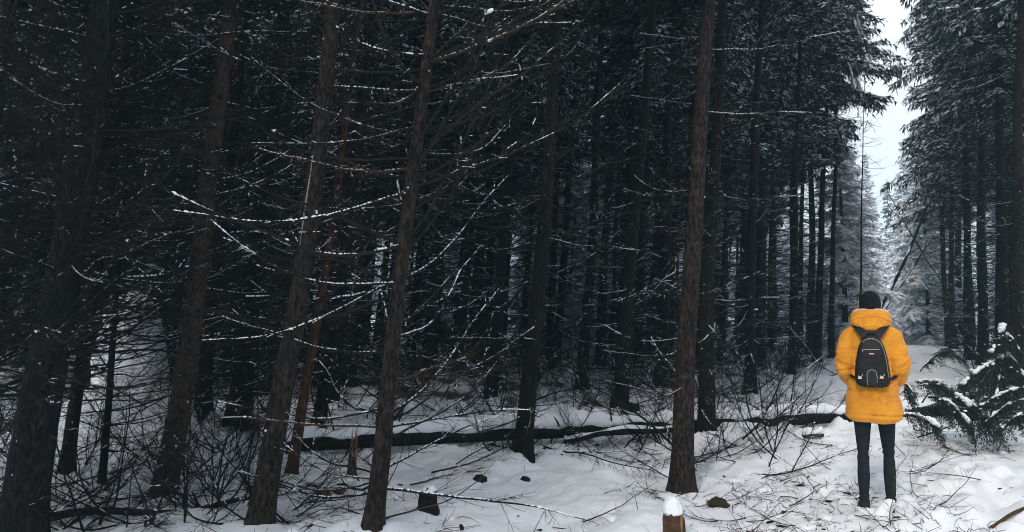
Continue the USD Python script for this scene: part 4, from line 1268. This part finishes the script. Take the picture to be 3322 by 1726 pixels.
for s in (-1, 1):
    sh, el, wr = np.array([s * 0.145, -0.005, 1.355]), np.array([s * 0.186, -0.045, 1.125]), np.array([s * 0.150, 0.130, 1.000])
    ARM[s] = (sh, el, wr)
    body += chain([sh, el, wr], [0.045, 0.036, 0.026])
    palm_end = wr + np.array([-s * 0.062, 0.052, -0.022])
    body += m3.Manifold.batch_hull([ball(wr, 0.025), ball(palm_end + [0, 0, 0.028], 0.014), ball(palm_end - [0, 0, 0.028], 0.014)])
    for k in range(4):
        base = palm_end + np.array([0, 0, 0.030 - 0.020 * k])
        ln = (0.072, 0.080, 0.075, 0.058)[k]
        d1, d2 = unit(np.array([-s * 0.85, 0.35, -0.1])), unit(np.array([-s * 0.8, -0.45, -0.15]))
        body += chain([base, base + d1 * ln * 0.45, base + d1 * ln * 0.45 + d2 * ln * 0.32, base + d1 * ln * 0.40 + d2 * ln * 0.58 + [s * 0.012, 0, 0]], [0.0095, 0.009, 0.0082, 0.007], 10)
    tb = wr + np.array([-s * 0.022, 0.012, 0.016])
    body += chain([tb, tb + [-s * 0.022, 0.034, 0.024], tb + [-s * 0.050, 0.046, 0.026], tb + [-s * 0.070, 0.044, 0.020]], [0.013, 0.011, 0.010, 0.008], 10)
LEG = {-1: [(-0.078, 0.0, 0.80), (-0.082, 0.004, 0.45), (-0.085, -0.004, 0.07)], 1: [(0.080, 0.03, 0.80), (0.092, 0.10, 0.45), (0.096, 0.15, 0.08)]}
for s in (-1, 1):
    body += chain(LEG[s], [0.055, 0.036, 0.028])
    a = np.array(LEG[s][2])
    body += m3.Manifold.batch_hull([ball(a + [0, -0.02, -0.04], 0.026), ball(a + [s * 0.02, 0.14, -0.05], 0.018)])
obj('body', to_tri(body, 0.011, 4), M['skin'], person, smooth=True)

# jeans
J = None
for s in (-1, 1):
    x0, y0 = LEG[s][0][:2]
    x1, y1 = LEG[s][1][:2]
    x2, y2 = LEG[s][2][:2]
    zz = np.array([0.03, 0.07, 0.14, 0.24, 0.31, 0.40, 0.455, 0.50, 0.60, 0.72, 0.80, 0.86])
    rx = np.array([0.031, 0.031, 0.033, 0.040, 0.043, 0.040, 0.038, 0.042, 0.051, 0.062, 0.069, 0.072])
    ry = np.array([0.038, 0.040, 0.043, 0.054, 0.058, 0.050, 0.050, 0.056, 0.066, 0.078, 0.090, 0.098])
    cx = np.interp(zz, [0.07, 0.45, 0.80], [x2, x1, x0])
    cy = np.interp(zz, [0.07, 0.45, 0.80], [y2, y1, y0]) - 0.012 * np.exp(-((zz - 0.29) / 0.09) ** 2)
    z = np.linspace(zz[0], zz[-1], 120)
    a = np.linspace(0, 2 * np.pi, 40, endpoint=False)
    ip = lambda q: np.interp(z, zz, q)[:, None]
    ring = np.stack([ip(cx) + ip(rx) * np.cos(a), ip(cy) + ip(ry) * np.sin(a), np.broadcast_to(z[:, None], (120, 40))], -1)
    v = ring.reshape(-1, 3)
    wr_ = np.exp(-((v[:, 2] - 0.46) / 0.05) ** 2) * 1.0 + np.exp(-((v[:, 2] - 0.10) / 0.07) ** 2) * 1.3 + 0.4 * np.exp(-((v[:, 2] - 0.76) / 0.06) ** 2)
    nz = meshkit.fbm(v * np.array([9, 9, 34]) + s * 7, 3) - 0.5
    c = np.stack([np.interp(v[:, 2], zz, cx), np.interp(v[:, 2], zz, cy), v[:, 2]], -1)
    v = v + unit(v - c) * (nz * wr_ * 0.026)[:, None]
    q = solid(loft(v.reshape(120, 40, 3)))
    J = q if J is None else J + q
J += m3.Manifold.batch_hull([ball((0.075, 0, 0.87), (0.085, 0.098, 0.06)), ball((-0.075, 0, 0.87), (0.085, 0.098, 0.06)), ball((0.07, 0, 0.98), (0.08, 0.09, 0.04)), ball((-0.07, 0, 0.98), (0.08, 0.09, 0.04))])
obj('jeans', to_tri(J, 0.02, 2), M['jeans'], person, smooth=60)
for s in (-1, 1):
    a = np.array(LEG[s][2])
    bt = m3.Manifold.batch_hull([ball(a + [0, -0.025, -0.035], (0.037, 0.042, 0.035)), ball(a + [0, -0.01, 0.03], (0.040, 0.046, 0.02)), ball(a + [s * 0.01, 0.08, -0.045], (0.042, 0.05, 0.028)), ball(a + [s * 0.02, 0.16, -0.052], (0.038, 0.04, 0.022))])
    obj('boot', to_tri(bt, 0.015, 3), M['boot'], person, smooth=True)

# jacket
zz = np.array([0.715, 0.735, 0.79, 0.86, 0.95, 1.04, 1.12, 1.22, 1.31, 1.365, 1.405, 1.44, 1.47])
aa = np.array([0.172, 0.188, 0.196, 0.188, 0.175, 0.160, 0.152, 0.156, 0.166, 0.165, 0.140, 0.100, 0.078])
bb = np.array([0.135, 0.148, 0.156, 0.152, 0.146, 0.138, 0.134, 0.134, 0.132, 0.124, 0.112, 0.094, 0.080])
z = np.linspace(zz[0], zz[-1], 130)
a = np.linspace(0, 2 * np.pi, 96, endpoint=False)
ex = 0.86
ca, sa = np.sign(np.cos(a)) * np.abs(np.cos(a)) ** ex, np.sign(np.sin(a)) * np.abs(np.sin(a)) ** ex
A, B = np.interp(z, zz, aa)[:, None], np.interp(z, zz, bb)[:, None]
hem = 0.018 * np.cos(a)[None] ** 2 * np.clip((0.80 - z) / 0.08, 0, 1)[:, None]
torso = np.stack([A * ca, B * sa, z[:, None] + hem], -1)
JK = solid(loft(torso))
for s in (-1, 1):
    sh, el, wr = ARM[s]
    JK += chain([sh, sh * 0.55 + el * 0.45 + [s * 0.012, -0.006, 0], el, el * 0.5 + wr * 0.5 + [s * 0.006, -0.004, -0.010], wr], [0.067, 0.067, 0.064, 0.058, 0.046], 40)
JK += m3.Manifold.batch_hull([ball((-0.13, -0.005, 1.365), 0.064, 32), ball((-0.05, -0.01, 1.44), 0.06, 32)]) + m3.Manifold.batch_hull([ball((0.13, -0.005, 1.365), 0.064, 32), ball((0.05, -0.01, 1.44), 0.06, 32)])
jm = to_tri(JK, 0.009, 7)
v = np.array(jm.vertices)
nrm = np.array(jm.vertex_normals)
d = 0.022 * (meshkit.fbm(v * np.array([9, 9, 12]), 3) - 0.5)
quilt = np.abs(((v[:, 2] + 0.02 * np.sin(v[:, 0] * 9)) / 0.155) % 1 - 0.5) * 2                  # 1 at the seams
arm_w = np.clip((np.abs(v[:, 0]) - 0.125) / 0.03, 0, 1) * (v[:, 2] > 0.9)
d += 0.011 * (meshkit.fbm(v * np.array([24, 24, 20]), 2, 7) - 0.5)
d += -0.010 * np.clip((quilt - 0.78) / 0.22, 0, 1) ** 2 * (0.35 + 0.65 * arm_w) * (v[:, 2] < 1.36)
ridge = lambda q, sd: 1 - np.abs(meshkit.fbm(q, 2, sd) * 2 - 1) * 2.2
folds = np.clip(ridge(np.stack([v[:, 0] * 16 + np.abs(v[:, 0]) * 0 + (v[:, 2] - 0.9) * 7 * np.sign(v[:, 0]), v[:, 1] * 4, v[:, 2] * 5], -1), 5), -0.4, 1)
d += 0.034 * folds * np.exp(-((v[:, 2] - 0.915) / 0.075) ** 2) * np.clip(1.25 - np.abs(v[:, 0]) / 0.14, 0, 1) * (v[:, 1] < 0)
ell = np.array([ARM[np.sign(q) if q else 1][1] for q in np.sign(v[:, 0])])
near = np.exp(-(np.linalg.norm(v - ell, axis=1) / 0.11) ** 2)
d += 0.022 * near * np.clip(ridge(np.stack([v[:, 0] * 10, v[:, 1] * 8, v[:, 2] * 20 - np.abs(v[:, 0]) * 14], -1), 8), -0.5, 1)
d += 0.006 * np.exp(-((v[:, 2] - 0.755) / 0.012) ** 2) - 0.005 * np.exp(-((v[:, 2] - 0.775) / 0.008) ** 2)   # hem roll
d += 0.006 * np.clip(ridge(v * np.array([22, 22, 3.5]), 12), -0.5, 1) * np.exp(-((v[:, 2] - 0.77) / 0.05) ** 2)
jm.vertices = v + nrm * d[:, None]
jacket = obj('jacket', jm, M['jacket'], person, smooth=True)

# hood lying on the shoulders, fleece inside
t = np.linspace(0, 2 * np.pi, 22, endpoint=False)
ringp = np.stack([0.100 * np.sin(t), -0.005 - 0.088 * np.cos(t), 1.495 + 0.018 * np.cos(t)], -1)
HD = chain(np.vstack([ringp, ringp[:1]]), np.full(23, 0.043) - 0.006 * (np.cos(np.append(t, 0)) < -0.3), 20)
HD += m3.Manifold.batch_hull([ball((-0.092, -0.085, 1.468), 0.044, 24), ball((0.092, -0.085, 1.468), 0.044, 24), ball((-0.035, -0.125, 1.425), 0.036, 24), ball((0.035, -0.125, 1.425), 0.036, 24), ball((0, -0.10, 1.49), 0.046, 24)])
HD += m3.Manifold.batch_hull([ball((-0.118, -0.03, 1.46), 0.030, 20), ball((-0.085, -0.09, 1.46), 0.04, 20), ball((-0.10, 0.0, 1.49), 0.035, 20)]) + m3.Manifold.batch_hull([ball((0.118, -0.03, 1.46), 0.030, 20), ball((0.085, -0.09, 1.46), 0.04, 20), ball((0.10, 0.0, 1.49), 0.035, 20)])
hm = to_tri(HD.translate([0, 0, 0.012]), 0.006, 12)
v = np.array(hm.vertices)
nrm = np.array(hm.vertex_normals)
d = 0.008 * (meshkit.fbm(v * 16, 3) - 0.5)
zr = 1.512 - 0.9 * np.abs(v[:, 0]) ** 1.6 + 0.004 * np.sin(v[:, 0] * 40)
d -= 0.010 * np.exp(-((v[:, 2] - zr) / 0.006) ** 2) * (v[:, 1] < 0)                              # rim seam
inside = (np.abs(v[:, 0] - 0.004) < 0.038) & (np.abs(v[:, 2] - 1.463) < 0.026) & (v[:, 1] < -0.08)
d += 0.0045 * inside
d -= 0.006 * np.exp(-((np.abs(v[:, 0]) - 0.048 - (v[:, 2] - 1.40) * 0.15) / 0.006) ** 2) * (v[:, 2] < 1.49) * (v[:, 1] < -0.06)
hm.vertices = v + nrm * d[:, None]
hood = obj('hood', hm, M['jacket'], person, smooth=True)
rp = np.stack([0.104 * np.sin(t), 0.006 - 0.082 * np.cos(t), 1.537 + 0.014 * np.cos(t)], -1)
fl = to_tri(chain(np.vstack([rp, rp[:1]]), np.full(23, 0.024), 14), 0.008, 4)
v = np.array(fl.vertices)
fl.vertices = v + np.array(fl.vertex_normals) * (0.006 * (meshkit.fbm(v * 70, 2) - 0.5))[:, None]
obj('fleece_lining', fl, M['fleece'], hood, smooth=True)
# cap
cp = ball((0, 0.002, 1.610), (0.077, 0.098, 0.108), 48)
cp += m3.Manifold.batch_hull([ball((0, -0.012, 1.565), (0.0745, 0.080, 0.05), 32), ball((0, -0.012, 1.53), (0.066, 0.072, 0.03), 32)])
cp = cp.trim_by_plane([0, -0.447, 0.894], 1.545 * 0.894)
cpm = to_tri(cp, 0.007, 3)
v = np.array(cpm.vertices)
v[:, 2] = np.where(v[:, 2] > 1.6, 1.6 + (v[:, 2] - 1.6) * 0.95, v[:, 2])
cpm.vertices = v + np.array(cpm.vertex_normals) * (0.004 * (meshkit.fbm(v * 22, 3) - 0.5))[:, None]
obj('cap', cpm, M['knit'], person, smooth=True)

# ---------------------------------------------------------------- backpack
pack = thing('backpack', 'small black backpack with pale zips worn on the yellow jacket', 'backpack', matrix=PM)
Z = np.array([0.988, 1.000, 1.02, 1.06, 1.12, 1.18, 1.24, 1.29, 1.33, 1.355, 1.372, 1.380])
Wd = np.array([0.070, 0.100, 0.113, 0.117, 0.115, 0.108, 0.097, 0.084, 0.067, 0.050, 0.030, 0.010])
Dp = np.array([0.030, 0.048, 0.056, 0.060, 0.060, 0.058, 0.054, 0.048, 0.040, 0.033, 0.024, 0.010])
Yc = np.array([-0.178, -0.180, -0.181, -0.181, -0.180, -0.179, -0.178, -0.174, -0.168, -0.162, -0.158, -0.155])
EXP = 0.55


def pack_surface(x, zv, out=0.002):
    w, dp, yc = np.interp(zv, Z, Wd), np.interp(zv, Z, Dp), np.interp(zv, Z, Yc)
    q = np.clip(np.abs(x) / w, 0, 0.999) ** (1 / EXP)
    return np.stack([np.asarray(x, float) + 0 * zv, yc - dp * np.sqrt(1 - np.minimum(q ** 2, 1)) ** (EXP * 1.0) - out, np.asarray(zv, float) + 0 * x], -1)


z = np.linspace(Z[0], Z[-1], 90)
a = np.linspace(0, 2 * np.pi, 72, endpoint=False)
ca, sa = np.sign(np.cos(a)) * np.abs(np.cos(a)) ** EXP, np.sign(np.sin(a)) * np.abs(np.sin(a)) ** EXP
V = np.stack([np.interp(z, Z, Wd)[:, None] * ca, np.interp(z, Z, Yc)[:, None] + np.interp(z, Z, Dp)[:, None] * sa, np.broadcast_to(z[:, None], (90, 72))], -1).reshape(-1, 3)
V = V + unit(V - np.array([0, -0.18, 1.17])) * (0.008 * (meshkit.fbm(V * 14, 3) - 0.5))[:, None]
obj('main_compartment', loft(V.reshape(90, 72, 3)), M['black_cloth'], pack, smooth=50)


def on_pack(pts, r, name, mat, parent=pack, sides=6, out=0.004):
    pts = np.asarray(pts, float)
    s = np.linspace(0, len(pts) - 1, len(pts) * 5)
    X_, Z_ = np.interp(s, np.arange(len(pts)), pts[:, 0]), np.interp(s, np.arange(len(pts)), pts[:, 1])
    Q = pack_surface(X_, Z_, out)
    return obj(name, tubes(Q[None], np.full((1, len(Q)), r), sides, cap=True), M[mat], parent, smooth=True)


zm = np.linspace(1.30, 1.345, 5)
arch = [(-0.062, 1.318), (-0.052, 1.332), (-0.035, 1.343), (-0.012, 1.350), (0.012, 1.349), (0.035, 1.342), (0.052, 1.328), (0.066, 1.308), (0.074, 1.285), (0.083, 1.25), (0.092, 1.20), (0.098, 1.15), (0.102, 1.10), (0.103, 1.07)]
on_pack(arch, 0.0016, 'main_zip', 'zip')
on_pack([(-0.060, 1.266), (0.000, 1.270), (0.052, 1.270)], 0.0026, 'pocket_zip', 'zip')
on_pack([(-0.060, 1.266), (-0.060, 1.254)], 0.0034, 'zip_pull', 'zip')
on_pack([(-0.012, 1.352), (-0.018, 1.343)], 0.003, 'zip_pull', 'zip')
on_pack([(0.006, 1.352), (0.012, 1.344)], 0.003, 'zip_pull', 'zip')
on_pack([(-0.018, 1.2385), (0.016, 1.2385)], 0.0042, 'name_plate', 'pink', sides=4)
on_pack([(-0.075, 1.225), (-0.07, 1.212), (0.07, 1.212), (0.075, 1.225), (0.07, 1.295)], 0.0022, 'pocket_seam', 'black_cloth', out=0.002)
# lower pocket and its piping
pts = [(-0.034, 1.005), (-0.036, 1.07), (-0.034, 1.10), (-0.022, 1.118), (0.0, 1.123), (0.016, 1.118), (0.027, 1.102), (0.030, 1.07), (0.031, 1.03)]
from shapely.geometry import Polygon
pk = np.array([(-0.033, 1.003), (-0.035, 1.07), (-0.033, 1.098), (-0.022, 1.115), (0.0, 1.120), (0.016, 1.115), (0.026, 1.100), (0.029, 1.07), (0.030, 1.003)])
pm = trimesh.creation.extrude_polygon(Polygon(pk), 1.0, engine='earcut')
pm = pm.subdivide().subdivide().subdivide()
pv = np.array(pm.vertices)
s_ = pack_surface(pv[:, 0], pv[:, 1], 0.0)
s_[:, 1] -= (pv[:, 2] * 0.007 - 0.002)
obj('front_pocket', (s_, pm.faces), M['grey_cloth'], pack, smooth=40)
on_pack(pts, 0.0016, 'piping', 'zip', out=0.006)
# pale clasps: a notched tab with a peg
for x0, z0 in ((-0.083, 1.052), (0.060, 1.060)):
    G = Geo()
    sh = Polygon([(-0.013, 0), (0.013, 0), (0.013, 0.006), (0.008, 0.012), (0.012, 0.022), (0.006, 0.020), (0.0, 0.017), (-0.006, 0.021), (-0.012, 0.024), (-0.008, 0.012), (-0.013, 0.006)])
    e = np.array(trimesh.creation.extrude_polygon(sh, 0.005, engine='earcut').vertices)
    ef = trimesh.creation.extrude_polygon(sh, 0.005, engine='earcut').faces
    c = pack_surface(np.array([x0]), np.array([z0]), 0.0)[0]
    vv = np.stack([c[0] + e[:, 0], c[1] - 0.001 - e[:, 2], z0 + e[:, 1]], -1)
    G.add((vv, ef))
    G.add(tubes(np.array([[[c[0] + 0.010, c[1] - 0.005, z0 + 0.018], [c[0] + 0.016, c[1] - 0.006, z0 + 0.026], [c[0] + 0.017, c[1] - 0.006, z0 + 0.034]]]), np.full((1, 3), 0.0022), 5, cap=True))
    obj('clasp', G.mesh(), M['pink'], pack)


def strap(pts, w, th, name):
    P = np.asarray(pts, float)
    s = np.linspace(0, len(P) - 1, 40)
    from scipy.interpolate import CubicSpline
    Q = CubicSpline(np.arange(len(P)), P)(s)
    T = unit(np.gradient(Q, axis=0))
    C = np.array([0, 0.0, 1.15])
    N = unit(Q - np.array([0, 0, 0]) - np.stack([0 * Q[:, 0], 0 * Q[:, 1], Q[:, 2] * 0.93], -1))
    N = unit(N - (N * T).sum(1, keepdims=True) * T)
    S = np.cross(T, N)
    rings = np.stack([Q + S * w / 2 + N * th / 2, Q + S * w / 2 - N * th / 2, Q - S * w / 2 - N * th / 2, Q - S * w / 2 + N * th / 2], 1)
    obj(name, loft(rings), M['black_cloth'], pack, smooth=40)


for s in (-1, 1):
    strap([(s * 0.030, -0.165, 1.350), (s * 0.066, -0.155, 1.400), (s * 0.098, -0.095, 1.448), (s * 0.112, 0.0, 1.452), (s * 0.115, 0.095, 1.40), (s * 0.118, 0.150, 1.27), (s * 0.14, 0.13, 1.13)], 0.050, 0.012, 'shoulder_strap')
    strap([(s * 0.102, -0.150, 1.045), (s * 0.135, -0.108, 1.055), (s * 0.158, -0.05, 1.075), (s * 0.166, 0.03, 1.10), (s * 0.145, 0.11, 1.13)], 0.020, 0.008, 'lower_strap')
obj('top_panel', to_tri(m3.Manifold.batch_hull([ball((-0.055, -0.150, 1.385), (0.022, 0.012, 0.022)), ball((0.050, -0.150, 1.385), (0.022, 0.012, 0.022)), ball((-0.045, -0.165, 1.345), (0.02, 0.015, 0.02)), ball((0.04, -0.165, 1.345), (0.02, 0.015, 0.02))]), 0.012, 3), M['black_cloth'], pack, smooth=True)
t = np.linspace(0, np.pi, 12)
obj('grab_handle', tubes(np.stack([0.028 * np.cos(t), -0.168 - 0.012 * np.sin(t), 1.362 + 0.028 * np.sin(t)], -1)[None], np.full((1, 12), 0.006), 8, cap=True), M['black_cloth'], pack, smooth=True)

# ---------------------------------------------------------------- thin winter haze
HAZE = 0.0018
air = usdkit.material(stage, L + 'winter_haze', {'v': ('principled_volume', {'color': (0.50, 0.88, 1.0), 'density': HAZE, 'anisotropy': 0.2})}, volume='v.volume')
hz = trimesh.creation.box([700, 700, 27.0])
hz.apply_translation([0, 0, 13.5 - 2.0])
tag(obj('haze', hz, air), 'thin pale winter haze between the trees', 'haze', kind='stuff')
